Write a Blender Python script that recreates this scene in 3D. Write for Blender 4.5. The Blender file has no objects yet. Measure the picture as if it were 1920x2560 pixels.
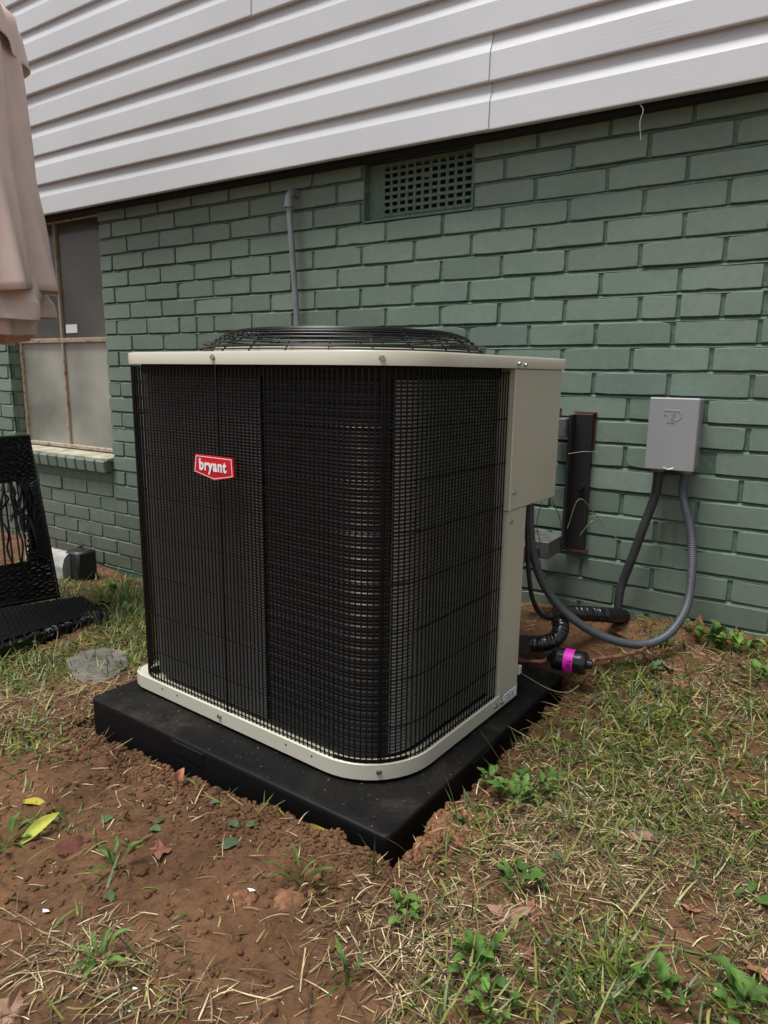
import bpy, math, random
import numpy as np
from mathutils import Vector, Matrix, noise as mn
random.seed(7); rng = np.random.default_rng(11)
S = bpy.context.scene
COL = S.collection
PI = math.pi

# ------------------------------------------------------------------ camera
F_PX = 1736.52; YAW = .57415; PITCH = .198712; ROLL = .0123328
CC = np.array([2.73213, -2.020985, -.559487])
_fw = np.array([-math.sin(YAW)*math.cos(PITCH), math.cos(YAW)*math.cos(PITCH), -math.sin(PITCH)])
_r0 = np.array([math.cos(YAW), math.sin(YAW), 0]); _u0 = np.cross(_r0, _fw)
_r = _r0*math.cos(ROLL)+_u0*math.sin(ROLL); _u = _u0*math.cos(ROLL)-_r0*math.sin(ROLL)
cam = bpy.data.cameras.new('camera'); camo = bpy.data.objects.new('camera', cam); COL.objects.link(camo)
M = Matrix.Identity(4)
for i in range(3):
    M[i][0] = _r[i]; M[i][1] = _u[i]; M[i][2] = -_fw[i]; M[i][3] = CC[i]
camo.matrix_world = M
cam.sensor_fit = 'HORIZONTAL'; cam.sensor_width = 36; cam.lens = 36*F_PX/1920
cam.clip_start = .05; cam.clip_end = 500
S.camera = camo
S.render.resolution_x = 768; S.render.resolution_y = 1024

# ------------------------------------------------------------------ world, sun, exposure
w = bpy.data.worlds.new('World'); S.world = w; w.use_nodes = True
nt = w.node_tree; bg = nt.nodes['Background']
sky = nt.nodes.new('ShaderNodeTexSky'); sky.sky_type = 'NISHITA'; sky.sun_disc = False
SUN_EL, SUN_AZ = math.radians(72), math.radians(205)     # azimuth clockwise from +y
sky.sun_elevation = SUN_EL; sky.sun_rotation = SUN_AZ
sky.air_density = 1.0; sky.dust_density = 3.0
hs = nt.nodes.new('ShaderNodeHueSaturation'); hs.inputs['Saturation'].default_value = .32
nt.links.new(sky.outputs[0], hs.inputs['Color']); nt.links.new(hs.outputs[0], bg.inputs[0])
bg.inputs[1].default_value = .062
sl = bpy.data.lights.new('sun', 'SUN'); sl.energy = 1.5; sl.angle = math.radians(22); sl.color = (1, .975, .94)
so = bpy.data.objects.new('sun', sl); COL.objects.link(so)
sd = Vector((math.sin(SUN_AZ)*math.cos(SUN_EL), math.cos(SUN_AZ)*math.cos(SUN_EL), math.sin(SUN_EL)))
so.rotation_euler = sd.to_track_quat('Z', 'Y').to_euler(); so.location = (0, -4, 5)
S.view_settings.view_transform = 'Standard'; S.view_settings.look = 'None'
S.view_settings.gamma = 1; S.view_settings.use_curve_mapping = False
S.view_settings.exposure = 1.22

# ------------------------------------------------------------------ helpers
def ray(u, v):
    d = _fw+_r*(u-960)/F_PX+_u*(1280-v)/F_PX
    return d
def at_y(u, v, y):
    d = ray(u, v); return CC+d*((y-CC[1])/d[1])
def at_z(u, v, z):
    d = ray(u, v); return CC+d*((z-CC[2])/d[2])
def prj(P):
    d = np.asarray(P)-CC; z = d@_fw
    return 960+F_PX*(d@_r)/z, 1280-F_PX*(d@_u)/z

def tag(o, label=None, cat=None, group=None, kind=None):
    if label: o['label'] = label
    if cat: o['category'] = cat
    if group: o['group'] = group
    if kind: o['kind'] = kind
    return o
def thing(name, label, cat, loc=(0, 0, 0), rotz=0, group=None):
    o = bpy.data.objects.new(name, None); COL.objects.link(o)
    o.location = loc; o.rotation_euler = (0, 0, rotz); o.empty_display_size = .05
    return tag(o, label, cat, group)
def link(name, me, parent=None, loc=None, rot=None, scale=None):
    o = bpy.data.objects.new(name, me); COL.objects.link(o)
    if parent is not None: o.parent = parent
    if loc is not None: o.location = loc
    if rot is not None: o.rotation_euler = rot
    if scale is not None: o.scale = scale
    return o

class MB:
    def __init__(s): s.v = []; s.f = []; s.n = 0
    def add(s, vs, fs):
        s.v.extend([tuple(map(float, p)) for p in vs]); s.f.extend([tuple(i+s.n for i in f) for f in fs]); s.n += len(vs)
        return s
    def box(s, x0, x1, y0, y1, z0, z1, b=0):
        if b <= 0:
            vs = [(x, y, z) for z in (z0, z1) for y in (y0, y1) for x in (x0, x1)]
            return s.add(vs, [(0, 2, 3, 1), (4, 5, 7, 6), (0, 1, 5, 4), (2, 6, 7, 3), (0, 4, 6, 2), (1, 3, 7, 5)])
        # chamfered box
        vs = []; idx = {}
        X = (x0, x1); Y = (y0, y1); Z = (z0, z1)
        for a in (0, 1):
            for c in (0, 1):
                for e in (0, 1):
                    sx, sy, sz = (1, -1)[a]*b, (1, -1)[c]*b, (1, -1)[e]*b
                    idx[a, c, e, 0] = len(vs); vs.append((X[a], Y[c]+sy, Z[e]+sz))
                    idx[a, c, e, 1] = len(vs); vs.append((X[a]+sx, Y[c], Z[e]+sz))
                    idx[a, c, e, 2] = len(vs); vs.append((X[a]+sx, Y[c]+sy, Z[e]))
        q = lambda ax, L: [idx[t+(ax,)] for t in L]
        fs = []
        for a in (0, 1): fs.append(q(0, [(a, 0, 0), (a, 1, 0), (a, 1, 1), (a, 0, 1)]))
        for a in (0, 1): fs.append(q(1, [(0, a, 0), (1, a, 0), (1, a, 1), (0, a, 1)]))
        for a in (0, 1): fs.append(q(2, [(0, 0, a), (1, 0, a), (1, 1, a), (0, 1, a)]))
        for c in (0, 1):
            for e in (0, 1):
                fs.append([idx[0, c, e, 1], idx[1, c, e, 1], idx[1, c, e, 2], idx[0, c, e, 2]])
                fs.append([idx[c, 0, e, 0], idx[c, 1, e, 0], idx[c, 1, e, 2], idx[c, 0, e, 2]])
                fs.append([idx[c, e, 0, 0], idx[c, e, 1, 0], idx[c, e, 1, 1], idx[c, e, 0, 1]])
        for a in (0, 1):
            for c in (0, 1):
                for e in (0, 1): fs.append([idx[a, c, e, 0], idx[a, c, e, 1], idx[a, c, e, 2]])
        return s.add(vs, fs)
    def tube(s, pts, r, n=8, caps=True, closed=False, prof=None):
        P = [Vector(p) for p in pts]; m = len(P)
        if m < 2: return s
        rad = r if hasattr(r, '__len__') else [r]*m
        T = []
        for i in range(m):
            if closed: t = P[(i+1) % m]-P[i-1]
            else: t = P[min(i+1, m-1)]-P[max(i-1, 0)]
            T.append(t.normalized())
        up = Vector((0, 0, 1)) if abs(T[0].z) < .9 else Vector((1, 0, 0))
        a = T[0].cross(up).normalized(); vs = []
        for i in range(m):
            a = (a-T[i]*a.dot(T[i])).normalized(); b = T[i].cross(a)
            for k in range(n):
                th = 2*PI*k/n
                vs.append(P[i]+(a*math.cos(th)+b*math.sin(th))*rad[i])
        fs = []
        for i in range(m if closed else m-1):
            j = (i+1) % m
            for k in range(n):
                fs.append((i*n+k, i*n+(k+1) % n, j*n+(k+1) % n, j*n+k))
        if caps and not closed:
            fs.append(tuple(range(n-1, -1, -1))); fs.append(tuple((m-1)*n+k for k in range(n)))
        return s.add(vs, fs)
    def prism(s, poly, z0, z1):
        n = len(poly)
        return s.add([(x, y, z0) for x, y in poly]+[(x, y, z1) for x, y in poly],
                     [tuple(range(n-1, -1, -1)), tuple(range(n, 2*n))]+[(i, (i+1) % n, n+(i+1) % n, n+i) for i in range(n)])
    def grid(s, P, wrap=False):
        R = len(P); C = len(P[0]); vs = [p for r in P for p in r]
        fs = [(i*C+j, i*C+(j+1) % C, (i+1)*C+(j+1) % C, (i+1)*C+j) for i in range(R-1) for j in range(C if wrap else C-1)]
        return s.add(vs, fs)
    def xf(s, Mx, start=0):
        for i in range(start, s.n): s.v[i] = tuple(Mx @ Vector(s.v[i]))
        return s
    def mesh(s, name, mat, smooth=None):
        me = bpy.data.meshes.new(name); me.from_pydata(s.v, [], s.f); me.validate()
        import bmesh
        bm = bmesh.new(); bm.from_mesh(me); bmesh.ops.recalc_face_normals(bm, faces=bm.faces); bm.to_mesh(me); bm.free()
        for m_ in (mat if isinstance(mat, (list, tuple)) else [mat]):
            if m_: me.materials.append(m_)
        if smooth:
            me.polygons.foreach_set('use_smooth', [True]*len(me.polygons))
            if smooth is not True: me.set_sharp_from_angle(angle=math.radians(smooth))
        return me
    def build(s, name, mat, parent=None, smooth=None, world=False):
        """world=True: vertices are world points; they are turned into the parent's (or the object's own) frame"""
        loc = None
        if world and parent is not None:
            Mi = parent_matrix(parent).inverted()
            s.v = [tuple(Mi @ Vector(p)) for p in s.v]
        elif world:
            A = np.array(s.v); b = np.array([(A[:, 0].min()+A[:, 0].max())/2, (A[:, 1].min()+A[:, 1].max())/2, A[:, 2].min()])
            s.v = [tuple(p) for p in A-b]; loc = tuple(b)
        return link(name, s.mesh(name, mat, smooth), parent, loc)
def parent_matrix(o):
    m = Matrix.Translation(o.location) @ o.rotation_euler.to_matrix().to_4x4()
    return parent_matrix(o.parent) @ m if o.parent else m

def smooth_path(pts, n=8):
    P = [np.array(p, float) for p in pts]; P = [2*P[0]-P[1]]+P+[2*P[-1]-P[-2]]; out = []
    for i in range(1, len(P)-2):
        for k in range(n):
            t = k/n; a, b, c, d = P[i-1:i+3]
            out.append(.5*((2*b)+(c-a)*t+(2*a-5*b+4*c-d)*t*t+(-a+3*b-3*c+d)*t**3))
    out.append(P[-2]); return out
def resample(pts, step):
    P = np.array(pts); d = np.r_[0, np.cumsum(np.linalg.norm(np.diff(P, axis=0), axis=1))]
    n = max(2, int(d[-1]/step)+1); t = np.linspace(0, d[-1], n)
    return np.c_[np.interp(t, d, P[:, 0]), np.interp(t, d, P[:, 1]), np.interp(t, d, P[:, 2])]

def _hash(ix, iy, seed):
    h = (ix.astype(np.int64)*374761393+iy.astype(np.int64)*668265263+seed*1274126177) & 0xffffffff
    h = ((h ^ (h >> 13))*1274126177) & 0xffffffff
    return ((h ^ (h >> 16)) & 0xffff)/65535.0
def vnoise(x, y, seed=0):
    ix = np.floor(x); iy = np.floor(y); fx = x-ix; fy = y-iy
    fx = fx*fx*(3-2*fx); fy = fy*fy*(3-2*fy)
    a = _hash(ix, iy, seed); b = _hash(ix+1, iy, seed); c = _hash(ix, iy+1, seed); d = _hash(ix+1, iy+1, seed)
    return (a*(1-fx)+b*fx)*(1-fy)+(c*(1-fx)+d*fx)*fy
def fbm(x, y, sc, oct=4, seed=0, gain=.5):
    r = 0; a = 1; t = 0
    for o in range(oct):
        r = r+a*(vnoise(x*sc+17.3*o, y*sc-9.1*o, seed+o)-.5); t += a; a *= gain; sc = sc*2.03
    return r/t*2

# ------------------------------------------------------------------ materials
def new_mat(name):
    m = bpy.data.materials.new(name); m.use_nodes = True
    return m, m.node_tree, m.node_tree.nodes['Principled BSDF']
def nd(t, ty, **kw):
    n = t.nodes.new(ty)
    for k, v in kw.items():
        if k in n.inputs: n.inputs[k].default_value = v
        else: setattr(n, k, v)
    return n
def ramp(t, fac, stops):
    r = t.nodes.new('ShaderNodeValToRGB'); e = r.color_ramp.elements
    while len(e) < len(stops): e.new(.5)
    for el, (p, c) in zip(e, stops): el.position = p; el.color = (*c, 1) if len(c) == 3 else c
    t.links.new(fac, r.inputs[0]); return r
def simple(name, col, rough=.6, metal=0, nscale=30, namp=.12, bump=0, bscale=200, spec=.5, coat=0, stretch=None):
    m, t, b = new_mat(name)
    co = nd(t, 'ShaderNodeTexCoord'); mp = nd(t, 'ShaderNodeMapping'); t.links.new(co.outputs['Object'], mp.inputs[0])
    if stretch: mp.inputs['Scale'].default_value = stretch
    n = nd(t, 'ShaderNodeTexNoise', Scale=nscale, Detail=6.0, Roughness=.6); t.links.new(mp.outputs[0], n.inputs['Vector'])
    c0 = tuple(c*(1-namp*2) for c in col); c1 = tuple(min(1, c*(1+namp*2)) for c in col)
    r = ramp(t, n.outputs[0], [(.3, c0), (.7, c1)])
    t.links.new(r.outputs[0], b.inputs['Base Color'])
    b.inputs['Roughness'].default_value = rough; b.inputs['Metallic'].default_value = metal
    b.inputs['Specular IOR Level'].default_value = spec; b.inputs['Coat Weight'].default_value = coat
    if bump:
        n2 = nd(t, 'ShaderNodeTexNoise', Scale=bscale, Detail=4.0); t.links.new(mp.outputs[0], n2.inputs['Vector'])
        bp = nd(t, 'ShaderNodeBump', Strength=bump, Distance=.002); t.links.new(n2.outputs[0], bp.inputs['Height'])
        t.links.new(bp.outputs[0], b.inputs['Normal'])
    return m

def mat_brick():
    m, t, b = new_mat('green_wall_paint'); L = t.links.new
    g = nd(t, 'ShaderNodeNewGeometry'); oi = nd(t, 'ShaderNodeObjectInfo')
    n1 = nd(t, 'ShaderNodeTexNoise', Scale=2.2, Detail=5.0, Roughness=.6); L(g.outputs['Position'], n1.inputs['Vector'])
    r1 = ramp(t, n1.outputs[0], [(.28, (.135, .190, .150)), (.5, (.163, .226, .176)), (.75, (.198, .256, .202))])
    n2 = nd(t, 'ShaderNodeTexNoise', Scale=48., Detail=8.0, Roughness=.7); L(g.outputs['Position'], n2.inputs['Vector'])
    mx = nd(t, 'ShaderNodeMix', data_type='RGBA', blend_type='MULTIPLY'); mx.inputs['Factor'].default_value = 1
    r2 = ramp(t, n2.outputs[0], [(.25, (.86, .87, .86)), (.5, (1, 1, 1)), (.8, (1.14, 1.13, 1.13))])
    L(r1.outputs[0], mx.inputs['A']); L(r2.outputs[0], mx.inputs['B'])
    # per brick tone
    mr = nd(t, 'ShaderNodeMapRange'); L(oi.outputs['Random'], mr.inputs[0]); mr.inputs['To Min'].default_value = .88; mr.inputs['To Max'].default_value = 1.1
    mv = nd(t, 'ShaderNodeMix', data_type='RGBA', blend_type='MULTIPLY'); mv.inputs['Factor'].default_value = 1
    L(mx.outputs['Result'], mv.inputs['A']); L(mr.outputs[0], mv.inputs['B'])
    # chalky pale scuffs where paint is thin
    n3 = nd(t, 'ShaderNodeTexNoise', Scale=26., Detail=7.0, Roughness=.75); L(g.outputs['Position'], n3.inputs['Vector'])
    r3 = ramp(t, n3.outputs[0], [(.66, (0, 0, 0)), (.74, (1, 1, 1))])
    ms = nd(t, 'ShaderNodeMix', data_type='RGBA'); L(r3.outputs[0], ms.inputs['Factor']); L(mv.outputs['Result'], ms.inputs['A'])
    ms.inputs['B'].default_value = (.24, .33, .27, 1)
    # soil splash stains near the ground (wear with its own shape)
    sp = nd(t, 'ShaderNodeSeparateXYZ'); L(g.outputs['Position'], sp.inputs[0])
    mm = nd(t, 'ShaderNodeMapRange'); L(sp.outputs['Z'], mm.inputs[0])
    mm.inputs['From Min'].default_value = -1.0; mm.inputs['From Max'].default_value = -1.38; mm.inputs['To Min'].default_value = 0; mm.inputs['To Max'].default_value = 1.3
    n4 = nd(t, 'ShaderNodeTexNoise', Scale=9., Detail=8.0, Roughness=.7); L(g.outputs['Position'], n4.inputs['Vector'])
    mu = nd(t, 'ShaderNodeMath', operation='MULTIPLY'); L(mm.outputs[0], mu.inputs[0]); L(n4.outputs[0], mu.inputs[1])
    md = nd(t, 'ShaderNodeMix', data_type='RGBA'); L(mu.outputs[0], md.inputs['Factor']); L(ms.outputs['Result'], md.inputs['A'])
    md.inputs['B'].default_value = (.085, .075, .055, 1)
    mq = nd(t, 'ShaderNodeMapping'); mq.inputs['Location'].default_value = (-2.36*22, 0, 1.02*6.5); mq.inputs['Scale'].default_value = (22, 0, 6.5)
    L(g.outputs['Position'], mq.inputs[0]); ln = nd(t, 'ShaderNodeVectorMath', operation='LENGTH'); L(mq.outputs[0], ln.inputs[0])
    r7 = ramp(t, ln.outputs['Value'], [(.3, (1, 1, 1)), (1, (0, 0, 0))])
    m7 = nd(t, 'ShaderNodeMapping'); m7.inputs['Scale'].default_value = (60, 1, 5); L(g.outputs['Position'], m7.inputs[0])
    n7 = nd(t, 'ShaderNodeTexNoise', Scale=1., Detail=5.0); L(m7.outputs[0], n7.inputs['Vector'])
    r8 = ramp(t, n7.outputs[0], [(.42, (0, 0, 0)), (.62, (.75, .75, .75))])
    q7 = nd(t, 'ShaderNodeMath', operation='MULTIPLY'); L(r7.outputs[0], q7.inputs[0]); L(r8.outputs[0], q7.inputs[1])
    m8 = nd(t, 'ShaderNodeMix', data_type='RGBA'); L(q7.outputs[0], m8.inputs['Factor']); L(md.outputs['Result'], m8.inputs['A']); m8.inputs['B'].default_value = (.10, .10, .065, 1)
    L(m8.outputs['Result'], b.inputs['Base Color'])
    b.inputs['Roughness'].default_value = .62
    n5 = nd(t, 'ShaderNodeTexNoise', Scale=160., Detail=5.0, Roughness=.65); L(g.outputs['Position'], n5.inputs['Vector'])
    n6 = nd(t, 'ShaderNodeTexNoise', Scale=18., Detail=3.0); L(g.outputs['Position'], n6.inputs['Vector'])
    ad = nd(t, 'ShaderNodeMath', operation='MULTIPLY_ADD'); L(n6.outputs[0], ad.inputs[0]); ad.inputs[1].default_value = .8; L(n5.outputs[0], ad.inputs[2])
    bp = nd(t, 'ShaderNodeBump', Strength=.32, Distance=.0012); L(ad.outputs[0], bp.inputs['Height']); L(bp.outputs[0], b.inputs['Normal'])
    return m
def mat_mortar():
    m, t, b = new_mat('green_mortar_paint'); L = t.links.new
    g = nd(t, 'ShaderNodeNewGeometry')
    n = nd(t, 'ShaderNodeTexNoise', Scale=70., Detail=8.0, Roughness=.75); L(g.outputs['Position'], n.inputs['Vector'])
    r = ramp(t, n.outputs[0], [(.3, (.065, .11, .082)), (.55, (.11, .172, .128)), (.78, (.21, .29, .235))])
    L(r.outputs[0], b.inputs['Base Color']); b.inputs['Roughness'].default_value = .75
    bp = nd(t, 'ShaderNodeBump', Strength=.8, Distance=.003); L(n.outputs[0], bp.inputs['Height']); L(bp.outputs[0], b.inputs['Normal'])
    return m
def mat_siding():
    m, t, b = new_mat('grey_vinyl'); L = t.links.new
    g = nd(t, 'ShaderNodeNewGeometry')
    mp = nd(t, 'ShaderNodeMapping'); mp.inputs['Scale'].default_value = (9, 60, 260); L(g.outputs['Position'], mp.inputs[0])
    n = nd(t, 'ShaderNodeTexNoise', Scale=1., Detail=3.0, Distortion=1.2); L(mp.outputs[0], n.inputs['Vector'])
    n2 = nd(t, 'ShaderNodeTexNoise', Scale=1.7, Detail=6.0); L(g.outputs['Position'], n2.inputs['Vector'])
    r = ramp(t, n2.outputs[0], [(.3, (.53, .54, .555)), (.7, (.60, .61, .625))])
    L(r.outputs[0], b.inputs['Base Color']); b.inputs['Roughness'].default_value = .42; b.inputs['Specular IOR Level'].default_value = .4
    bp = nd(t, 'ShaderNodeBump', Strength=.35, Distance=.0008); L(n.outputs[0], bp.inputs['Height']); L(bp.outputs[0], b.inputs['Normal'])
    return m
def mat_soil():
    m, t, b = new_mat('red_brown_soil'); L = t.links.new
    g = nd(t, 'ShaderNodeNewGeometry')
    n = nd(t, 'ShaderNodeTexNoise', Scale=5., Detail=9.0, Roughness=.68); L(g.outputs['Position'], n.inputs['Vector'])
    r = ramp(t, n.outputs[0], [(.28, (.056, .027, .012)), (.42, (.115, .058, .028)), (.6, (.175, .092, .045)), (.78, (.235, .135, .072))])
    n2 = nd(t, 'ShaderNodeTexNoise', Scale=55., Detail=8.0, Roughness=.8); L(g.outputs['Position'], n2.inputs['Vector'])
    r2 = ramp(t, n2.outputs[0], [(.3, (.5, .46, .44)), (.5, (1, 1, 1)), (.75, (1.45, 1.4, 1.35))])
    mx = nd(t, 'ShaderNodeMix', data_type='RGBA', blend_type='MULTIPLY'); mx.inputs['Factor'].default_value = 1
    L(r.outputs[0], mx.inputs['A']); L(r2.outputs[0], mx.inputs['B'])
    n3 = nd(t, 'ShaderNodeTexNoise', Scale=7.5, Detail=5.0, Roughness=.6); mp = nd(t, 'ShaderNodeMapping'); mp.inputs['Location'].default_value = (3.1, 7.7, 0)
    L(g.outputs['Position'], mp.inputs[0]); L(mp.outputs[0], n3.inputs['Vector'])
    r3 = ramp(t, n3.outputs[0], [(.64, (0, 0, 0)), (.75, (.8, .8, .8))])
    m3 = nd(t, 'ShaderNodeMix', data_type='RGBA'); L(r3.outputs[0], m3.inputs['Factor']); L(mx.outputs['Result'], m3.inputs['A']); m3.inputs['B'].default_value = (.22, .09, .042, 1)
    L(m3.outputs['Result'], b.inputs['Base Color'])
    b.inputs['Roughness'].default_value = .85; b.inputs['Specular IOR Level'].default_value = .25
    n4 = nd(t, 'ShaderNodeTexNoise', Scale=120., Detail=8.0, Roughness=.75); L(g.outputs['Position'], n4.inputs['Vector'])
    bp = nd(t, 'ShaderNodeBump', Strength=.9, Distance=.006); L(n4.outputs[0], bp.inputs['Height']); L(bp.outputs[0], b.inputs['Normal'])
    return m
def mat_island(name, stops, rough=.6, trans=0, along=None):
    m, t, b = new_mat(name); L = t.links.new
    g = nd(t, 'ShaderNodeNewGeometry')
    r = ramp(t, g.outputs['Random Per Island'], stops)
    n = nd(t, 'ShaderNodeTexNoise', Scale=90., Detail=3.0); L(g.outputs['Position'], n.inputs['Vector'])
    r2 = ramp(t, n.outputs[0], [(.3, (.75, .75, .75)), (.7, (1.2, 1.2, 1.2))])
    mx = nd(t, 'ShaderNodeMix', data_type='RGBA', blend_type='MULTIPLY'); mx.inputs['Factor'].default_value = 1
    L(r.outputs[0], mx.inputs['A']); L(r2.outputs[0], mx.inputs['B']); L(mx.outputs['Result'], b.inputs['Base Color'])
    b.inputs['Roughness'].default_value = rough
    return m
def mat_leaf(name, c0, c1, rough=.5):
    m, t, b = new_mat(name); L = t.links.new
    co = nd(t, 'ShaderNodeTexCoord'); oi = nd(t, 'ShaderNodeObjectInfo')
    n = nd(t, 'ShaderNodeTexNoise', Scale=38., Detail=6.0, Roughness=.65); L(co.outputs['Object'], n.inputs['Vector'])
    r = ramp(t, n.outputs[0], [(.3, c0), (.65, c1)])
    mr = nd(t, 'ShaderNodeMapRange'); L(oi.outputs['Random'], mr.inputs[0]); mr.inputs['To Min'].default_value = .7; mr.inputs['To Max'].default_value = 1.25
    mx = nd(t, 'ShaderNodeMix', data_type='RGBA', blend_type='MULTIPLY'); mx.inputs['Factor'].default_value = 1
    L(r.outputs[0], mx.inputs['A']); L(mr.outputs[0], mx.inputs['B']); L(mx.outputs['Result'], b.inputs['Base Color'])
    b.inputs['Roughness'].default_value = rough+.15; b.inputs['Specular IOR Level'].default_value = .25
    return m
def mat_rusty(name, paint, rust, thr=.5, scale=30, rough=.7):
    m, t, b = new_mat(name); L = t.links.new
    g = nd(t, 'ShaderNodeNewGeometry')
    n = nd(t, 'ShaderNodeTexNoise', Scale=scale, Detail=8.0, Roughness=.7); L(g.outputs['Position'], n.inputs['Vector'])
    r = ramp(t, n.outputs[0], [(thr-.06, paint), (thr, tuple(x*.6+y*.4 for x, y in zip(paint, rust))), (thr+.06, rust)])
    L(r.outputs[0], b.inputs['Base Color']); b.inputs['Roughness'].default_value = rough
    bp = nd(t, 'ShaderNodeBump', Strength=.5, Distance=.002); L(n.outputs[0], bp.inputs['Height']); L(bp.outputs[0], b.inputs['Normal'])
    return m
def mat_glass(name='dusty_glass', lo=.35, hi=.9, dust=(.46, .47, .41)):
    m, t, b = new_mat(name); L = t.links.new
    g = nd(t, 'ShaderNodeNewGeometry')
    n = nd(t, 'ShaderNodeTexNoise', Scale=3., Detail=2.5, Roughness=.45); L(g.outputs['Position'], n.inputs['Vector'])
    r = ramp(t, n.outputs[0], [(.35, (lo, lo, lo)), (.7, (hi, hi, hi))])
    d = nd(t, 'ShaderNodeBsdfPrincipled'); d.inputs['Base Color'].default_value = (*dust, 1); d.inputs['Roughness'].default_value = .5
    tr = nd(t, 'ShaderNodeBsdfTransparent'); gl = nd(t, 'ShaderNodeBsdfGlossy'); gl.inputs['Roughness'].default_value = .08
    fr = nd(t, 'ShaderNodeFresnel', IOR=1.45)
    m1 = nd(t, 'ShaderNodeMixShader'); L(fr.outputs[0], m1.inputs[0]); L(tr.outputs[0], m1.inputs[1]); L(gl.outputs[0], m1.inputs[2])
    m2 = nd(t, 'ShaderNodeMixShader'); L(r.outputs[0], m2.inputs[0]); L(m1.outputs[0], m2.inputs[1]); L(d.outputs[0], m2.inputs[2])
    L(m2.outputs[0], t.nodes['Material Output'].inputs['Surface'])
    return m
def mat_pad():
    m, t, b = new_mat('black_pad_plastic'); L = t.links.new
    g = nd(t, 'ShaderNodeNewGeometry')
    n = nd(t, 'ShaderNodeTexNoise', Scale=6., Detail=8.0, Roughness=.7, Distortion=.6); L(g.outputs['Position'], n.inputs['Vector'])
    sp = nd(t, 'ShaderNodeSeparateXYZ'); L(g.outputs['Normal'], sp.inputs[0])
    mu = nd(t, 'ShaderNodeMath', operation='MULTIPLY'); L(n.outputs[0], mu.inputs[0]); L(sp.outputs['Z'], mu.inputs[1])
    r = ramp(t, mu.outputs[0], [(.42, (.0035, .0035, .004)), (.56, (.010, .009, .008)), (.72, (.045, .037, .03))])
    n2 = nd(t, 'ShaderNodeTexNoise', Scale=130., Detail=3.0); L(g.outputs['Position'], n2.inputs['Vector'])
    m2 = nd(t, 'ShaderNodeMath', operation='MULTIPLY'); L(n2.outputs[0], m2.inputs[0]); L(sp.outputs['Z'], m2.inputs[1])
    r2 = ramp(t, m2.outputs[0], [(.68, (0, 0, 0)), (.73, (1, 1, 1))])
    mx = nd(t, 'ShaderNodeMix', data_type='RGBA'); L(r2.outputs[0], mx.inputs['Factor']); L(r.outputs[0], mx.inputs['A']); mx.inputs['B'].default_value = (.16, .1, .06, 1)
    L(mx.outputs['Result'], b.inputs['Base Color']); b.inputs['Roughness'].default_value = .55; b.inputs['Specular IOR Level'].default_value = .22
    bp = nd(t, 'ShaderNodeBump', Strength=.4, Distance=.003); L(n.outputs[0], bp.inputs['Height']); L(bp.outputs[0], b.inputs['Normal'])
    return m

BR = mat_brick(); MO = mat_mortar(); SI = mat_siding(); SOIL = mat_soil(); GLASS = mat_glass(); GLASS2 = mat_glass('dark_dusty_glass', .12, .6, (.20, .20, .18)); PAD = mat_pad()
CREAM = simple('cream_sheet_metal', (.54, .52, .42), .36, namp=.02, nscale=6, spec=.5)
BLACKW = simple('black_wire', (.003, .003, .0035), .4, spec=.35)
FIN = simple('aluminium_fin', (.32, .315, .30), .4, metal=.8, nscale=25, namp=.03)  # lighter fin copy for the right face, its sheen put into the colour
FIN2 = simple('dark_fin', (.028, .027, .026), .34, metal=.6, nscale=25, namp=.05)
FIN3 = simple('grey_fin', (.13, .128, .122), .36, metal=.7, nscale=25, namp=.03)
DARK = simple('dark_interior', (.008, .008, .008), .8)
STEEL = simple('zinc_steel', (.6, .6, .6), .3, metal=1, nscale=60)
GALV = simple('galvanised', (.45, .46, .48), .45, metal=.6, nscale=40)
RED = simple('badge_red', (.62, .006, .018), .35, namp=.02)
WHITE = simple('badge_white', (.85, .85, .85), .4, namp=.01)
GREYBOX = simple('grey_enamel', (.29, .295, .305), .42, namp=.02, nscale=8, bump=.1, bscale=700)
CONDUIT = simple('grey_conduit', (.065, .072, .084), .42, namp=.08)
CONDARK = simple('dark_conduit', (.028, .028, .03), .5, namp=.15)
PVC = simple('grey_pvc', (.19, .2, .21), .5, namp=.1, nscale=15)
INSUL = simple('black_insulation_tape', (.008, .008, .009), .25, bump=.6, bscale=90, spec=.6)
BLKPAINT = simple('black_gloss', (.006, .006, .007), .2, spec=.6)
MAGENTA = simple('magenta_label', (.75, .01, .5), .5, namp=.03)
INK = simple('ink', (.02, .015, .02), .6)
COPPER = mat_rusty('copper', (.24, .10, .06), (.07, .032, .024), .52, 60, .35)
IRON = mat_rusty('dark_iron', (.010, .011, .014), (.02, .017, .017), .6, 40, .55)
RUSTED = mat_rusty('rust_edge', (.10, .028, .014), (.05, .02, .015), .55, 50, .85)
ARM = mat_rusty('worn_steel', (.10, .105, .10), (.05, .045, .04), .55, 30, .5)
WOOD = mat_rusty('stained_wood', (.22, .07, .03), (.09, .035, .02), .55, 40, .8)
WFRAME = mat_rusty('rusty_cream_frame', (.42, .36, .27), (.20, .085, .03), .56, 34, .8)
WICK = simple('black_wicker', (.007, .007, .0075), .4, namp=.25, nscale=60, spec=.4)
FABRIC = simple('taupe_canvas', (.80, .64, .57), .8, namp=.05, nscale=5, bump=.35, bscale=900, spec=.2)
FABTRIM = simple('taupe_hem', (.26, .185, .155), .85, namp=.08)
STONE = simple('flagstone', (.125, .115, .095), .8, namp=.2, nscale=18, bump=.6, bscale=60)
PANEL = simple('pale_panel', (.70, .70, .62), .7, namp=.08, nscale=4)
DKPLASTIC = simple('charcoal_plastic', (.022, .024, .024), .45, namp=.15)
PALEWRAP = simple('pale_wrap', (.38, .38, .35), .6, namp=.15, nscale=25, bump=.6, bscale=40)

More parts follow.
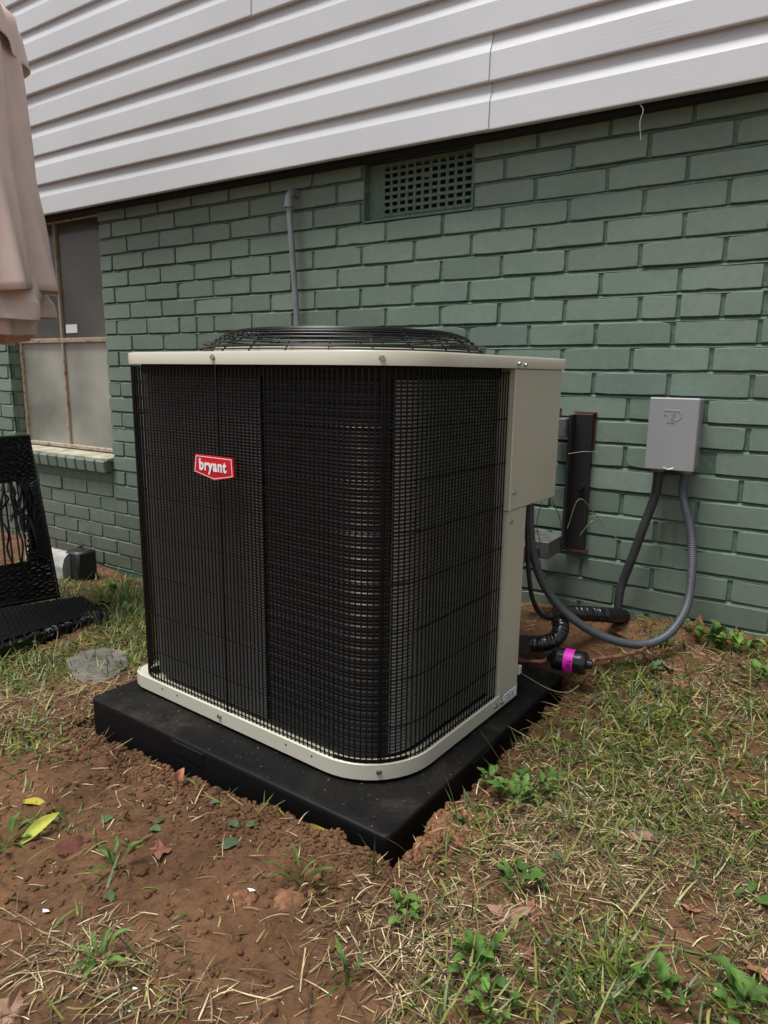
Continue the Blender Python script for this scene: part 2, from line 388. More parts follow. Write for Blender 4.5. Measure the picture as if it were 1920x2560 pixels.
# ------------------------------------------------------------------ ground
CP = np.array([(1.3, -1.15, -1.40), (1.7, -1.2, -1.392), (2.18, -1.2, -1.338), (2.06, -1.22, -1.358), (2.3, -.95, -1.352), (2.3, -.7, -1.358), (2.35, -.35, -1.335), (2.64, 0, -1.24), (2.35, 0, -1.215), (2.1, 0, -1.25),
    (1.7, 0, -1.33), (1., 0, -1.42), (0, 0, -1.54), (-.4, 0, -1.50), (-.8, 0, -1.46), (.9, -.8, -1.44), (.2, -.7, -1.50), (1.5, -1.6, -1.40), (2.4, -1.6, -1.37),
    (2.9, -1.1, -1.355), (2.9, -.5, -1.31), (3.2, 0, -1.23), (.5, -1.4, -1.44), (-1, -1, -1.5), (1.8, -.6, -1.4), (2.6, -.15, -1.27), (2.3, -.15, -1.27)])
RX, RY, ROT = 2.1273, -1.0695, -.0666          # near corner of the unit
CR, SR = math.cos(ROT), math.sin(ROT)
def to_unit(x, y):
    dx, dy = x-RX, y-RY; return dx*CR+dy*SR, -dx*SR+dy*CR
def from_unit(lx, ly): return RX+lx*CR-ly*SR, RY+lx*SR+ly*CR
# pad in its own frame: rotation of about -2.3 degrees
PADROT = math.radians(-2.3); PN = at_z(968, 2096, -1.325)
PW, PD = .862, .80
def to_pad(x, y):
    dx, dy = x-PN[0], y-PN[1]; c, s = math.cos(PADROT), math.sin(PADROT); return dx*c+dy*s, -dx*s+dy*c
def gh(x, y):
    x = np.asarray(x, float); y = np.asarray(y, float)
    num = 0; den = 0
    for cx, cy, cz in CP:
        wgt = 1/((x-cx)**2+(y-cy)**2+.03)**1.6
        num = num+wgt*cz; den = den+wgt
    z = num/den
    far = np.clip((np.hypot(x-1.5, y+.8)-3)/4, 0, 1); z = z*(1-far)-1.48*far
    z = z+.012*fbm(x, y, 3.2, 3, 1)*(1-far*.3)
    rough = .35+.65*np.clip(fbm(x, y, 2.1, 2, 31)+.6, 0, 1)
    z = z+.011*fbm(x, y, 13, 4, 5, .6)*rough
    clod = np.maximum(fbm(x, y, 34, 3, 9, .6), 0)
    z = z+.012*clod*rough+.0035*fbm(x, y, 75, 2, 61)
    # excavation round the pad, ragged edge
    px, py = to_pad(x, y)
    ox = np.maximum(np.maximum(px, -px-PW), np.maximum(-py, py-PD))
    side = np.clip(px*8+.2, 0, 1)
    edge = ox+.018*fbm(x, y, 22, 3, 44)-.004-.026*side
    k = np.clip(edge/.022, 0, 1); k = k*k*(3-2*k)
    z = z*k+(-1.425)*(1-k)
    rim = np.exp(-((edge-.045)/.03)**2)
    z = z+.010*rim*(.5+fbm(x, y, 20, 3, 77))
    # crumbly spoil heap at the near right corner
    hx, hy = HEAP
    hp = np.exp(-(((x-hx)/.10)**2+((y-hy)/.07)**2))*np.clip(edge/.02, 0, 1)
    z = z+hp*(.022+.03*np.maximum(fbm(x, y, 28, 3, 55), -.3))
    return z
HEAP = at_z(1075, 2110, -1.36)[:2]
def gz(x, y): return float(gh(np.array([x]), np.array([y]))[0])
def ground_pt(u, v):
    z = -1.38
    for _ in range(12):
        p = at_z(u, v, z); z = .5*z+.5*gz(p[0], p[1])
    p = at_z(u, v, z); return np.array([p[0], p[1], gz(p[0], p[1])])

def np_mesh(name, V, F, mat, smooth=False):
    me = bpy.data.meshes.new(name); n = len(F); k = F.shape[1]
    me.vertices.add(len(V)); me.vertices.foreach_set('co', V.astype(np.float32).ravel())
    me.loops.add(n*k); me.loops.foreach_set('vertex_index', F.astype(np.int32).ravel())
    me.polygons.add(n); me.polygons.foreach_set('loop_start', np.arange(0, n*k, k, dtype=np.int32))
    me.polygons.foreach_set('loop_total', np.full(n, k, dtype=np.int32))
    if smooth: me.polygons.foreach_set('use_smooth', np.ones(n, dtype=bool))
    me.update(calc_edges=True); me.validate()
    me.materials.append(mat); return me
def axis(a, b, fine, lo, hi):
    core = np.arange(lo, hi, fine); L = []; x = lo; st = fine
    while x > a: st *= 1.35; x -= st; L.append(x)
    R = []; x = core[-1]; st = fine
    while x < b: st *= 1.35; x += st; R.append(x)
    return np.array(L[::-1]+list(core)+R)
gx = axis(-60, 60, .0078, -.3, 3.0); gy = axis(-60, 4, .0078, -1.85, .02)
X, Y = np.meshgrid(gx, gy); Z = gh(X, Y)
V = np.c_[X.ravel(), Y.ravel(), Z.ravel()]
ny, nx = X.shape; I = np.arange(ny*nx).reshape(ny, nx)
Fq = np.c_[I[:-1, :-1].ravel(), I[:-1, 1:].ravel(), I[1:, 1:].ravel(), I[1:, :-1].ravel()]
g = link('ground', np_mesh('ground', V, Fq, SOIL, True)); tag(g, 'bare red brown soil of the dug up yard', None, kind='structure')

# ------------------------------------------------------------------ brick wall
H = .068; L0 = .2032; JT = .0105
WX0, WX1 = -.895, -.086                 # window opening
WZ0, WZ1 = -.955, .135
VX0, VX1, VZ0, VZ1 = 1.332, 1.726, -.068, .108
wall = thing('brick_wall', 'sage green painted brick foundation wall running under the grey siding', 'wall', (0, 0, -1.5))
mo = MB()
def slab(x0, x1, z0, z1, y0=.0125, y1=.10):
    mo.box(x0, x1, y0, y1, z0+1.5, z1+1.5)
    zs = []
    for k in range(-5, 30):
        a = -k*H
        for z, y in ((a+H-.0001, .0105), (a+H-JT*.35, .0075), (a+H-JT+.0005, .0012), (a+H-JT-.001, .0052), (a+.0002, .0058)):
            if z0 < z < z1: zs.append((z, y))
    zs.sort(); zs = [(z0, .0125)]+zs+[(z1, .0125)]
    n = max(1, int((x1-x0)/.014)); xs_ = np.linspace(x0, x1, n+1)
    mo.grid([[(x, y+.0009*float(v_), z+1.5+.0008*float(w_)) for x, v_, w_ in zip(xs_, fbm(xs_, xs_*0+z*9, 30, 2, 3), fbm(xs_, xs_*0+z*2, 11, 2, 4))] for z, y in zs])
slab(-3.2, WX0-.004, -2.0, .3); slab(WX0-.004, WX1+.004, -2.0, -1.03); slab(WX1+.004, VX0-.003, -2.0, .3)
slab(VX0-.003, VX1+.003, -2.0, VZ0-.006); slab(VX0-.003, VX1+.003, VZ1+.006, .3); slab(VX1+.003, 4.4, -2.0, .3)
slab(WX0-.004, WX1+.004, .135, .3)
mo.build('mortar', MO, wall)

def brick_mesh(w_, h_, seed, chip=False):
    """front at y=0, centre at origin in x/z, ragged chamfered outline"""
    r = random.Random(seed); b = .0014; pts = []
    def side(x0, z0, x1, z1, n):
        for i in range(n):
            t = i/n; jx = r.uniform(-.0007, .0007); jz = r.uniform(-.0008, .0008)
            pts.append([x0+(x1-x0)*t+jx, z0+(z1-z0)*t+jz])
    side(-w_/2, -h_/2, w_/2, -h_/2, 6); side(w_/2, -h_/2, w_/2, h_/2, 3); side(w_/2, h_/2, -w_/2, h_/2, 6); side(-w_/2, h_/2, -w_/2, -h_/2, 3)
    if chip:
        k = r.choice([0, 6, 9, 15, 3, 2, 11])
        pts[k][0] *= 1-r.uniform(.02, .045); pts[k][1] *= 1-r.uniform(.06, .18)
    for k in (0, 6, 9, 15):
        pts[k][0] -= math.copysign(.0010, pts[k][0]); pts[k][1] -= math.copysign(.0010, pts[k][1])
    n = len(pts); ty = r.uniform(-.0012, .0012); tz = r.uniform(-.0012, .0012)
    fy = lambda x, z: r.uniform(-.0002, .0002)+ty*x/w_*2+tz*z/h_*2
    vs = []
    for x, z in pts: vs.append((x*(1-2*b/w_), fy(x, z), z*(1-2*b/h_)))
    for x, z in pts: vs.append((x, b*1.1, z))
    for x, z in pts: vs.append((x, .03, z))
    fs = [tuple(range(n))]
    for q in (0, 1):
        for i in range(n): fs.append((q*n+i, (q+1)*n+i, (q+1)*n+(i+1) % n, q*n+(i+1) % n))
    return vs, fs
variants = {}
def get_brick(wd, hh, vi, chip):
    key = (round(wd, 3), round(hh, 3), vi, chip)
    if key not in variants:
        vs, fs = brick_mesh(wd, hh, hash(key) % 9999 if False else int(key[0]*1000)*31+vi*7+(3 if chip else 0), chip)
        b = MB().add(vs, fs); variants[key] = (vs, fs, b.mesh('brick', BR))
    return variants[key]
special = {6: [at_y(1220+x*.42194, 200+y*.42194, 0)[0] for x, y in ((900, 1350), (1128, 1350), (1388, 1340), (1640, 1330))]}
bricks = []
for k in range(-1, 23):
    zb = -k*H; zc = zb+(H-JT)/2
    off = 0 if k % 2 == 0 else L0/2
    js = [off+i*L0 for i in range(-16, 21)]
    js = [j+random.uniform(-.004, .004) for j in js]
    if k == 6:
        a = special[6]; js = [j for j in js if j < a[0]-.05]+a+[a[3]+.2, a[3]+.4, a[3]+.6]
        e = at_y(1165*.42194, 1920*.42194, 0)[0]; js = sorted(js+[e])
    if k == 12:
        e = at_y(1320*.42194+1220, 640*.42194+950, 0)[0]; js = sorted([j for j in js if abs(j-e) > .03]+[e])
    # cut at the openings
    cuts = []
    if zb+H > WZ0-.07 and zb < WZ1: cuts.append((WX0, WX1))
    if zb+.03 > VZ0 and zb < VZ1-.02: cuts.append((VX0, VX1))
    for a, b_ in zip(js[:-1], js[1:]):
        a2, b2 = a+JT/2, b_-JT/2
        segs = [(a2, b2)]
        for c0, c1 in cuts:
            ns = []
            for s0, s1 in segs:
                if s1 <= c0 or s0 >= c1: ns.append((s0, s1)); continue
                if s0 < c0-.02: ns.append((s0, c0))
                if s1 > c1+.02: ns.append((c1, s1))
            segs = ns
        for s0, s1 in segs:
            if s1-s0 > .025: bricks.append(((s0+s1)/2, zc, s1-s0))
def shown(x, z):
    u, v = prj((x, 0, z))
    if u < -40 or u > 1960 or v < -40 or v > 1750: return -1
    if 350 < u < 1290 and v > 905: return 0
    if u < 20 and v > 1100: return 0
    return 1e3/np.linalg.norm(np.array([x, 0, z])-CC)
ranked = sorted(bricks, key=lambda b: -shown(b[0], b[1]))
keep, rest = ranked[:298], ranked[298:]
for i, (x, z, wd) in enumerate(keep):
    q = round(wd/.004)*.004
    vs, fs, me = get_brick(q, H-JT, i % 9, i % 3 == 0)
    link('brick', me, wall, (x, random.uniform(-.0018, .0018), z+1.5+random.uniform(-.0012, .0012)), (random.uniform(-.008, .008), random.uniform(-.005, .005), random.uniform(-.004, .004)), (wd/q, 1, 1))
rb = MB()
for i, (x, z, wd) in enumerate(rest):
    vs, fs, me = get_brick(round(wd/.004)*.004, H-JT, i % 6, False)
    rb.add([(a+x, b_, c_+z+1.5) for a, b_, c_ in vs], fs)
tag(rb.build('brick_rest', BR, wall), kind='stuff')
# window jambs (returned bricks) and the rowlock sill
for side, x in ((1, WX0), (-1, WX1)):
    for k in range(0, 15):
        zb = -k*H
        if side == 1: MB().box(x-.09, x+.0, .031, .098, zb+1.5, zb+H-JT+1.5, .002).build('jamb_brick', BR, wall)
sx = WX0-.03
while sx < WX1-.03:
    wdt = .0655
    m_ = MB().box(-wdt/2, wdt/2, -.042, .10, -.03, .026, .004)
    m_.build('sill_brick', BR, wall).location = (sx+wdt/2, 0, .505)
    wall.children  # sill bricks slope outwards
    sx += wdt+.0105
for o in [c for c in wall.children if c.name.startswith('sill_brick')]: o.rotation_euler = (math.radians(7), 0, 0); o.location.z = 1.5-1.003; o.location.x += .0

# ------------------------------------------------------------------ siding
siding = thing('vinyl_siding', 'light grey Dutch lap vinyl siding covering the upper wall', 'siding', (0, 0, .11))
EX = .1232; SY = -.088
def lap(x0, x1, z0, lift=0):
    prof = [(SY+.030, z0+.004), (SY+.004, z0+.0), (SY+.0005, z0+.0015), (SY, z0+.004), (SY+.003, z0+.074), (SY+.004, z0+.077), (SY+.0125, z0+.099), (SY+.0135, z0+.104), (SY+.0170, z0+.115), (SY+.0175, z0+EX+.004)]
    n = max(2, int((x1-x0)/.15)); G = []
    for yy, zz in prof:
        G.append([(x0+(x1-x0)*i/n, yy-lift+.0016*float(mn.noise(Vector(((x0+(x1-x0)*i/n)*2.2, z0*9, 1))))+.0011*math.sin(3.1*(x0+(x1-x0)*i/n)+z0*40), zz+.0012*math.sin(2.3*(x0+(x1-x0)*i/n)+z0*17)) for i in range(n+1)])
    return MB().grid(G)
for i in range(14):
    z0 = i*EX
    if i < 2: segs = [(-2.6, 1.815-.004*i, .0034), (1.79, 4.4, 0)]
    elif i in (4, 5): segs = [(-2.6, .93, .003), (.915, 4.4, 0)]
    elif i in (8, 9): segs = [(-2.6, .2, .003), (.185, 4.4, 0)]
    else: segs = [(-2.6, 4.4, 0)]
    for s0, s1, lf in segs:
        o = lap(s0, s1, z0, lf).build('siding_panel', SI, siding, smooth=9)
MB().box(-2.6, 4.4, -.055, .2, .012, 1.8).build('sheathing', DARK, siding)
MB().box(-2.6, 4.4, -.048, .0, -.004, .0118).build('starter_strip', DARK, siding)

# ------------------------------------------------------------------ vent grille
vent = thing('foundation_vent', 'green painted metal grille of square holes under the siding', 'vent', (VX0, 0, VZ0))
b = MB(); W_, H_ = VX1-VX0, VZ1-VZ0; nX, nZ = 11, 7
hx0, hx1, hz0, hz1 = .058, W_-.012, .016, H_-.008
px_, pz_ = (hx1-hx0)/nX, (hz1-hz0)/nZ; bw = .0095
xs = [0]; 
yf, yb = .028, .033
b.box(0, hx0, yf, yb, 0, H_); b.box(hx1, W_, yf, yb, 0, H_); b.box(hx0, hx1, yf, yb, 0, hz0); b.box(hx0, hx1, yf, yb, hz1, H_)
b.build('vent_frame', MO, vent)
b = MB()
for i in range(nX+1): b.box(hx0+i*px_-bw/2, hx0+i*px_+bw/2, yf-.0005, yb, hz0, hz1)
for j in range(nZ+1): b.box(hx0, hx1, yf-.0022, yf-.0004, hz0+j*pz_-bw/2, hz0+j*pz_+bw/2)
b.box(hx0+5*px_, hx0+6*px_, yf-.003, yf-.001, hz0+4*pz_+.011, hz0+5*pz_-.002)
b.build('vent_mesh', MO, vent)  # bars borrow the darker mortar green; siding overhang shade put into their colour
MB().box(0, W_, .09, .098, 0, H_).build('vent_back', DARK, vent)
b = MB(); b.box(-.004, 0, .0, .09, 0, H_); b.box(W_, W_+.004, .0, .09, 0, H_); b.box(-.004, W_+.004, .0, .09, -.006, 0); b.build('vent_reveal', MO, vent)

# ------------------------------------------------------------------ window
win = thing('basement_window', 'rusty cream steel window with dusty panes in the green brick wall', 'window', (WX0, .072, WZ0))
ww, wh = WX1-WX0, WZ1-WZ0
fr = MB()
def bar(mb, x0, x1, z0, z1, y0=-.012, y1=.018): mb.box(x0, x1, y0, y1, z0, z1, .003)
midz = -.426-WZ0; mx_ = -.515-WX0
bar(fr, 0, .018, .018, wh); bar(fr, ww-.018, ww, .018, wh); bar(fr, 0, ww, 0, .018, -.016, .018); bar(fr, 0, ww, wh-.018, wh-.001)
fr.build('window_frame', WFRAME, win)
t = MB(); bar(t, .018, ww-.018, midz-.011, midz+.011, -.014); t.build('transom', WFRAME, win)
for z0, z1 in ((.018, midz-.011), (midz+.011, wh-.018)):
    t = MB(); bar(t, mx_-.007, mx_+.007, z0, z1); t.build('mullion', WFRAME, win)
for x0, x1 in ((.018, mx_-.007), (mx_+.007, ww-.018)):
    for z0, z1 in ((.018, midz-.011), (midz+.011, wh-.018)):
        MB().box(x0, x1, .002, .005, z0, z1).build('pane', GLASS if z0 < .1 else GLASS2, win)
MB().box(.13, ww-.02, .045, .055, .03, midz-.02).build('board', PANEL, win)
MB().box(mx_+.03, ww-.02, .10, .11, midz+.02, wh-.06).build('board', simple('dim_board', (.13, .13, .12), .8, namp=.25, nscale=3), win)
MB().box(mx_+.028, mx_+.118, -.0015, .0015, midz+.035, midz+.075).xf(Matrix.Rotation(.0, 4, 'Y')).build('paper_label', WHITE, win)
MB().box(-.05, ww+.05, .5, .52, -.1, wh+.1).build('room_wall', DARK, win)
s_ = MB(); s_.add([(-.003, -.108, -.0155), (ww+.003, -.108, -.0155), (ww+.003, .03, .0), (-.003, .03, .0), (-.003, -.108, -.026), (ww+.003, -.108, -.026), (ww+.003, .03, -.03), (-.003, .03, -.03)],
    [(0, 1, 2, 3), (4, 5, 6, 7), (0, 1, 5, 4), (1, 2, 6, 5), (2, 3, 7, 6), (3, 0, 4, 7)])
s_.build('sill', simple('dirty_sill', (.36, .35, .26), .8, namp=.2, nscale=12, bump=.4), win)

# ------------------------------------------------------------------ pipe on the wall
pt = at_y(722, 500, -.045); pb = at_y(745, 835, -.03)
pe = np.array([pb[0]+.02, -.03, -1.1])
pv = thing('conduit_pipe', 'grey plastic pipe with an elbow rising beside the vent', 'pipe', (pt[0], -.04, -1.1))
MB().tube([pe, pb, pt+np.array([0, 0, -.01])], .0105, 14).build('pipe', PVC, pv, smooth=50, world=True)
el = [pt+np.array([0, 0, -.02])]+[np.array([pt[0]+0*a, pt[1]+.028*(1-math.cos(a)), pt[2]+.028*math.sin(a)]) for a in np.linspace(0, PI/2, 7)]+[np.array([pt[0], .02, pt[2]+.028])]
eb = MB().tube(el, .0145, 14)
eb.tube([pt+np.array([0, 0, -.024]), pt+np.array([0, 0, -.012])], .0165, 14); eb.build('elbow', PVC, pv, smooth=50, world=True)

# ------------------------------------------------------------------ air conditioner
ZT, ZL, ZB = -.5235, -.5477, -1.3164
A_, B_ = .79, .692
ac = thing('air_conditioner', 'cream and black outdoor air conditioning unit with a red badge on its front', 'air conditioner', (RX, RY, ZB), ROT)
hT, hL = ZT-ZB, ZL-ZB
def perim(ins, rl=.10, rn=.14, end=None, back=True, step=.012, end_t=None, rb=.06):
    """outline from the back left, round the front left, the front, the near corner and up the right side; (x, y, nx, ny)"""
    P = []
    a, b = A_-ins, B_-ins
    rl2, rn2 = max(rl-ins, .01), max(rn-ins, .01)
    def arc(cx, cy, r, a0, a1):
        n = max(3, int(abs(a1-a0)*r/step))
        for i in range(n+1):
            th = a0+(a1-a0)*i/n; P.append((cx+r*math.cos(th), cy+r*math.sin(th), math.cos(th), math.sin(th)))
    def seg(x0, y0, x1, y1, nx_, ny_):
        d = math.hypot(x1-x0, y1-y0); n = max(1, int(d/step))
        for i in range(1, n): P.append((x0+(x1-x0)*i/n, y0+(y1-y0)*i/n, nx_, ny_))
    if back: 
        P.append((-a, b-.02, -1, 0)); seg(-a, b-.02, -a, ins+rl2, -1, 0)
    arc(-a+rl2, ins+rl2, rl2, PI, 1.5*PI)
    seg(-a+rl2, ins, -ins-rn2, ins, 0, -1)
    arc(-ins-rn2, ins+rn2, rn2, 1.5*PI, 2*PI)
    te = end_t if end_t is not None else b
    seg(-ins, ins+rn2, -ins, te, 1, 0); P.append((-ins, te, 1, 0))
    return P
def closed_outline(ins, rl=.10, rn=.14, chamfer=0, rbl=.08):
    P = [(x, y) for x, y, _, _ in perim(ins, rl, rn, step=.02)]
    P = P[1:]
    b = B_-ins
    if chamfer: P = [p for p in P if not (p[0] > -.05 and p[1] > .53)]+[(-ins, .527), (-.15, b)]
    else: P = [p for p in P if p[1] < b-.014 or p[0] < -.2]+[(-ins-.012+.012*math.cos(t_), b-.012+.012*math.sin(t_)) for t_ in np.linspace(0, PI/2, 6)]
    P += [(-A_+ins+rbl, b)]+[(-A_+ins+rbl-rbl*math.sin(t_), b-rbl+rbl*math.cos(t_)) for t_ in np.linspace(.2, 1.35, 6)]
    return P
# base pan
bo = closed_outline(.0, .05, .15, chamfer=1); bi = closed_outline(.003, .05, .15, chamfer=1)
b = MB(); n = len(bo)
lv = [(bo, .0), (bo, .031), ([(x*.999, y) for x, y in bi], .033), (bi, .0305), (closed_outline(.028, .05, .15, chamfer=1), .028)]
b.grid([[(x, y, z) for x, y in o] for o, z in lv], wrap=True)
b.prism(bi, .001, .004)
b.build('base_pan', CREAM, ac, smooth=40)
# feet under the pan
for x, y in ((-.68, .1), (-.12, .12), (-.68, .6), (-.25, .6)):
    MB().box(x-.03, x+.03, y-.03, y+.03, -.009, .0005).build('foot', DARK, ac)
# coil: coarse fins, with fine louvre panels in front
def coil(name, ins, mat, pts, z0, z1, pitch, amp, rows, coarse=0, groove=.006):
    zs = []; z = z0; ph = []
    n = int((z1-z0)/pitch*rows)
    G = []
    for i in range(n+1):
        z = z0+(z1-z0)*i/n; t = (z-z0)/pitch
        ft = t % 1; d = amp*math.sin(PI*min(ft/.62, 1))-(groove if ft > .62 else 0)
        if coarse: d += coarse*max(0, math.cos(2*PI*(z-z0)/.0217))**14
        G.append([(x+nx_*d, y+ny_*d, z) for x, y, nx_, ny_ in pts])
    return MB().grid(G).build(name, mat, ac, smooth=True)
PC = perim(.0385, .10, .14, end_t=.437)
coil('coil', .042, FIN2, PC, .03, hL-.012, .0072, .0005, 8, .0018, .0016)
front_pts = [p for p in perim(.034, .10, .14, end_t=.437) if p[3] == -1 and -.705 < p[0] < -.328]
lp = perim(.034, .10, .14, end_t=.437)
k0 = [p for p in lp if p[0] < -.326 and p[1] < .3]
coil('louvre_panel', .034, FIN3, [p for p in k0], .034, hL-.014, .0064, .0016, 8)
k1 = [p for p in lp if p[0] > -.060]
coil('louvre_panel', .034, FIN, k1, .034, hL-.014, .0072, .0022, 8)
# tall dark posts, top rail and inside
b = MB()
tr = perim(.036, .10, .14, end_t=.437, step=.03)
b.grid([[(x+nx_*.006, y+ny_*.006, z) for x, y, nx_, ny_ in tr] for z in (hL-.022, hL)]); b.build('top_rail', DARK, ac)
MB().box(-.75, -.05, .1, B_-.06, .01, .03).build('inner_floor', DARK, ac)
# wire guard
GP = perim(.008, .10, .14, end_t=.43, step=.0095)
def by_arc(pts, sp):
    P = np.array([(p[0], p[1]) for p in pts]); d = np.r_[0, np.cumsum(np.linalg.norm(np.diff(P, axis=0), axis=1))]
    t = np.arange(.002, d[-1], sp); return np.interp(t, d, P[:, 0]), np.interp(t, d, P[:, 1])
wx, wy = by_arc(GP, .0112)
wz0, wz1 = .022, hL-.006
wm = MB().tube([(0, 0, wz0), (0, 0, wz1)], .0016, 5).mesh('guard_wire', BLACKW, 60)
for x, y in zip(wx, wy): link('guard_wire', wm, ac, (x, y, 0))
R_ = perim(.0105, .10, .14, end_t=.432, step=.02)
for i in range(9):
    zz = hL-.012-i*.0935
    if zz < .02: zz = .034
    MB().tube([(x, y, zz+.0006*random.uniform(-1, 1)) for x, y, _, _ in R_], .0014, 5).build('guard_hoop', BLACKW, ac, smooth=60)
for x, y in ((-.429, .004), (-.047, .047), (-.79+.006, .3)):
    b = MB().box(x-.0020, x+.0020, y-.0018, y+.0018, .02, hL); b.build('guard_post', BLACKW, ac)
b = MB(); pr_ = [p for p in perim(.006, .10, .14, end_t=.43, step=.01) if p[0] > -.14 and p[1] < .10]
b.grid([[(x+nx_*.001, y+ny_*.001, z) for x, y, nx_, ny_ in pr_] for z in (.034, .042)]); b.build('guard_clip', BLACKW, ac)
# lid with the round opening
lo = closed_outline(-.0045, .12, .14, rbl=.05)
cx, cy = -.395, .36
def lid_ring(o, z): return [(x, y, z) for x, y in o]
li = closed_outline(.002, .12, .14, rbl=.05); lm_ = closed_outline(-.002, .12, .14, rbl=.05)
b = MB()
opening = []
for x, y in lo:
    a = math.atan2(y-cy, x-cx); opening.append((cx+.30*math.cos(a), cy+.30*math.sin(a)))
b.grid([lid_ring(li, hL+.002), lid_ring(li, hL+.0), lid_ring(lo, hL-.0008), lid_ring(lo, hT-.004), lid_ring(lm_, hT-.0005), lid_ring(closed_outline(.006, .12, .14, rbl=.05), hT),
        [(x, y, hT+.001) for x, y in opening], [(cx+(x-cx)*.985, cy+(y-cy)*.985, hT+.012) for x, y in opening], [(cx+(x-cx)*.96, cy+(y-cy)*.96, hT-.09) for x, y in opening]], wrap=True)
b.build('lid', CREAM, ac, smooth=38)
# domed fan guard
def gz_(r):
    e = min(1, max(0, (.322-r)/.085)); return hT+.004+.044*(e*(2-e))+.006*(1-(r/.32)**2)
for i in range(26):
    r = .315-.0105*i
    if r < .06: break
    zz = gz_(r)
    MB().tube([(cx+r*math.cos(t_), cy+r*math.sin(t_), zz) for t_ in np.linspace(0, 2*PI, 60, endpoint=False)], .0016, 5, closed=True).build('guard_ring', BLACKW, ac, smooth=60)
for i in range(3):
    r = .322; MB().tube([(cx+r*math.cos(t_), cy+r*math.sin(t_), hT+.006+.007*i) for t_ in np.linspace(0, 2*PI, 60, endpoint=False)], .0016, 5, closed=True).build('guard_ring', BLACKW, ac, smooth=60)
for k in range(24):
    t_ = 2*PI*k/24+.07; pp = []
    for r in np.linspace(.322, .06, 14):
        pp.append((cx+r*math.cos(t_), cy+r*math.sin(t_), gz_(r)-.002))
    MB().tube(pp, .0017, 5).build('guard_rib', BLACKW, ac, smooth=60)
MB().tube([(cx, cy, hT+.048), (cx, cy, hT+.058)], .065, 24).build('guard_hub', BLACKW, ac, smooth=30)
MB().tube([(cx, cy, hT-.12), (cx, cy, hT-.02)], .07, 20).build('fan_motor', DARK, ac, smooth=30)
for k in range(3):
    b = MB(); G = []
    for r in np.linspace(.06, .275, 7):
        G.append([(cx+r*math.cos(2.1*k+s__*.38), cy+r*math.sin(2.1*k+s__*.38), hT-.05+s__*.045) for s__ in np.linspace(-1, 1, 6)])
    G2 = [[(x, y, z-.003) for x, y, z in row] for row in G]
    b.grid(G); b.grid(G2); b.build('fan_blade', BLACKW, ac, smooth=True)
# corner: control box cover and lower post
b = MB(); b.box(-.10, .0015, .434, .680, hL-.305, hL-.0012, .0025); b.build('control_box_cover', CREAM, ac, smooth=30)
b = MB(); b.box(-.004, .0034, .434, .445, hL-.305, hL-.0015, .002); b.build('cover_flange', CREAM, ac, smooth=30)
b = MB(); b.prism([(.0, .437), (.0, .524), (-.006, .526), (-.06, .52), (-.06, .437)], .028, hL-.306); b.build('corner_post', CREAM, ac)
b = MB(); b.prism([(-.062, .44), (-.012, .53), (-.16, .68), (-.30, .68)], .028, hL-.30); b.build('service_panel', simple('shadow_panel', (.09, .09, .085), .6), ac)  # shade of the recess is painted into this dark panel colour
MB().box(-.73, -.10, .655, .668, .03, hL-.01).build('rear_coil', FIN2, ac)
MB().box(-.03, .002, .530, .545, .05, .072, .002).build('valve_bracket', CREAM, ac)
# screws
def screw(lx, ly, lz, nx_, ny_, r=.0048):
    b = MB(); d = np.array([nx_, ny_, 0.]); p = np.array([lx, ly, lz])
    b.tube([p, p+d*.0012], r*1.35, 14); b.tube([p+d*.0012, p+d*.005], r, 6); b.build('screw', STEEL, ac)
screw(-.426, -.0045, hT-.012, 0, -1); screw(-.044, .034, hT-.013, .7071, -.7071)
for ly, lz, ox in ((.441, hL+.009, .0045), (.472, hL+.007, .0045), (.454, -.813-ZB, .0015), (.449, -.876-ZB, .0), (.416, .016, 0), (.446, .014, 0)): screw(ox, ly, lz, 1, 0, .0042)
screw(-.451, 0, .017, 0, -1, .0042); screw(-.0465, .0415, .017, .7071, -.7071, .0042); screw(-.785, .06, .02, -1, -.2, .004); screw(-.7945, .15, hT-.012, -1, 0, .004)
for lx in (-.655, -.25, -.18, -.60):
    MB().tube([(lx, -.0006, .02), (lx, .004, .02)], .0022, 8).build('rim_hole', DARK, ac)
# data label at the foot of the corner post
b = MB(); b.box(.0, .0012, .458, .520, .006, .027); b.build('data_label', WHITE, ac)
b = MB()
for i in range(5):
    for q in range(4):
        if (i*4+q) % 5 != 4: b.box(.0012, .0015, .461+q*.012, .461+q*.012+.006+.004*((i*q) % 2), .009+i*.0034, .0103+i*.0034)
b.build('label_print', INK, ac)
# badge
bz = -ZB
poly = [(-.497, -.729), (-.382, -.729), (-.380, -.767), (-.439, -.7785), (-.503, -.766)]
def badge(poly, y0, y1, name, mat):
    b = MB(); n = len(poly)
    b.add([(x, y0, z+bz) for x, z in poly]+[(x, y1, z+bz) for x, z in poly], [tuple(range(n)), tuple(range(2*n-1, n-1, -1))]+[(i, (i+1) % n, n+(i+1) % n, n+i) for i in range(n)])
    return b.build(name, mat, ac)
def shrink(poly, k):
    c = np.mean(poly, axis=0); return [tuple(c+(np.array(p)-c)*(1-k*np.array([1, 1.9]))) for p in poly]
badge(poly, -.001, .003, 'badge', RED)
outer, inner = shrink(poly, .055), shrink(poly, .085)
b = MB(); n = 5
b.add([(x, -.0018, z+bz) for x, z in outer]+[(x, -.0018, z+bz) for x, z in inner], [(i, (i+1) % n, n+(i+1) % n, n+i) for i in range(n)]); b.build('badge_line', WHITE, ac)
cu = bpy.data.curves.new('badge_lettering', 'FONT'); cu.body = 'bryant'; cu.size = 1; cu.align_x = 'CENTER'; cu.offset = .035; cu.space_character = 1.12; cu.extrude = .01
to = bpy.data.objects.new('tmp', cu); COL.objects.link(to)
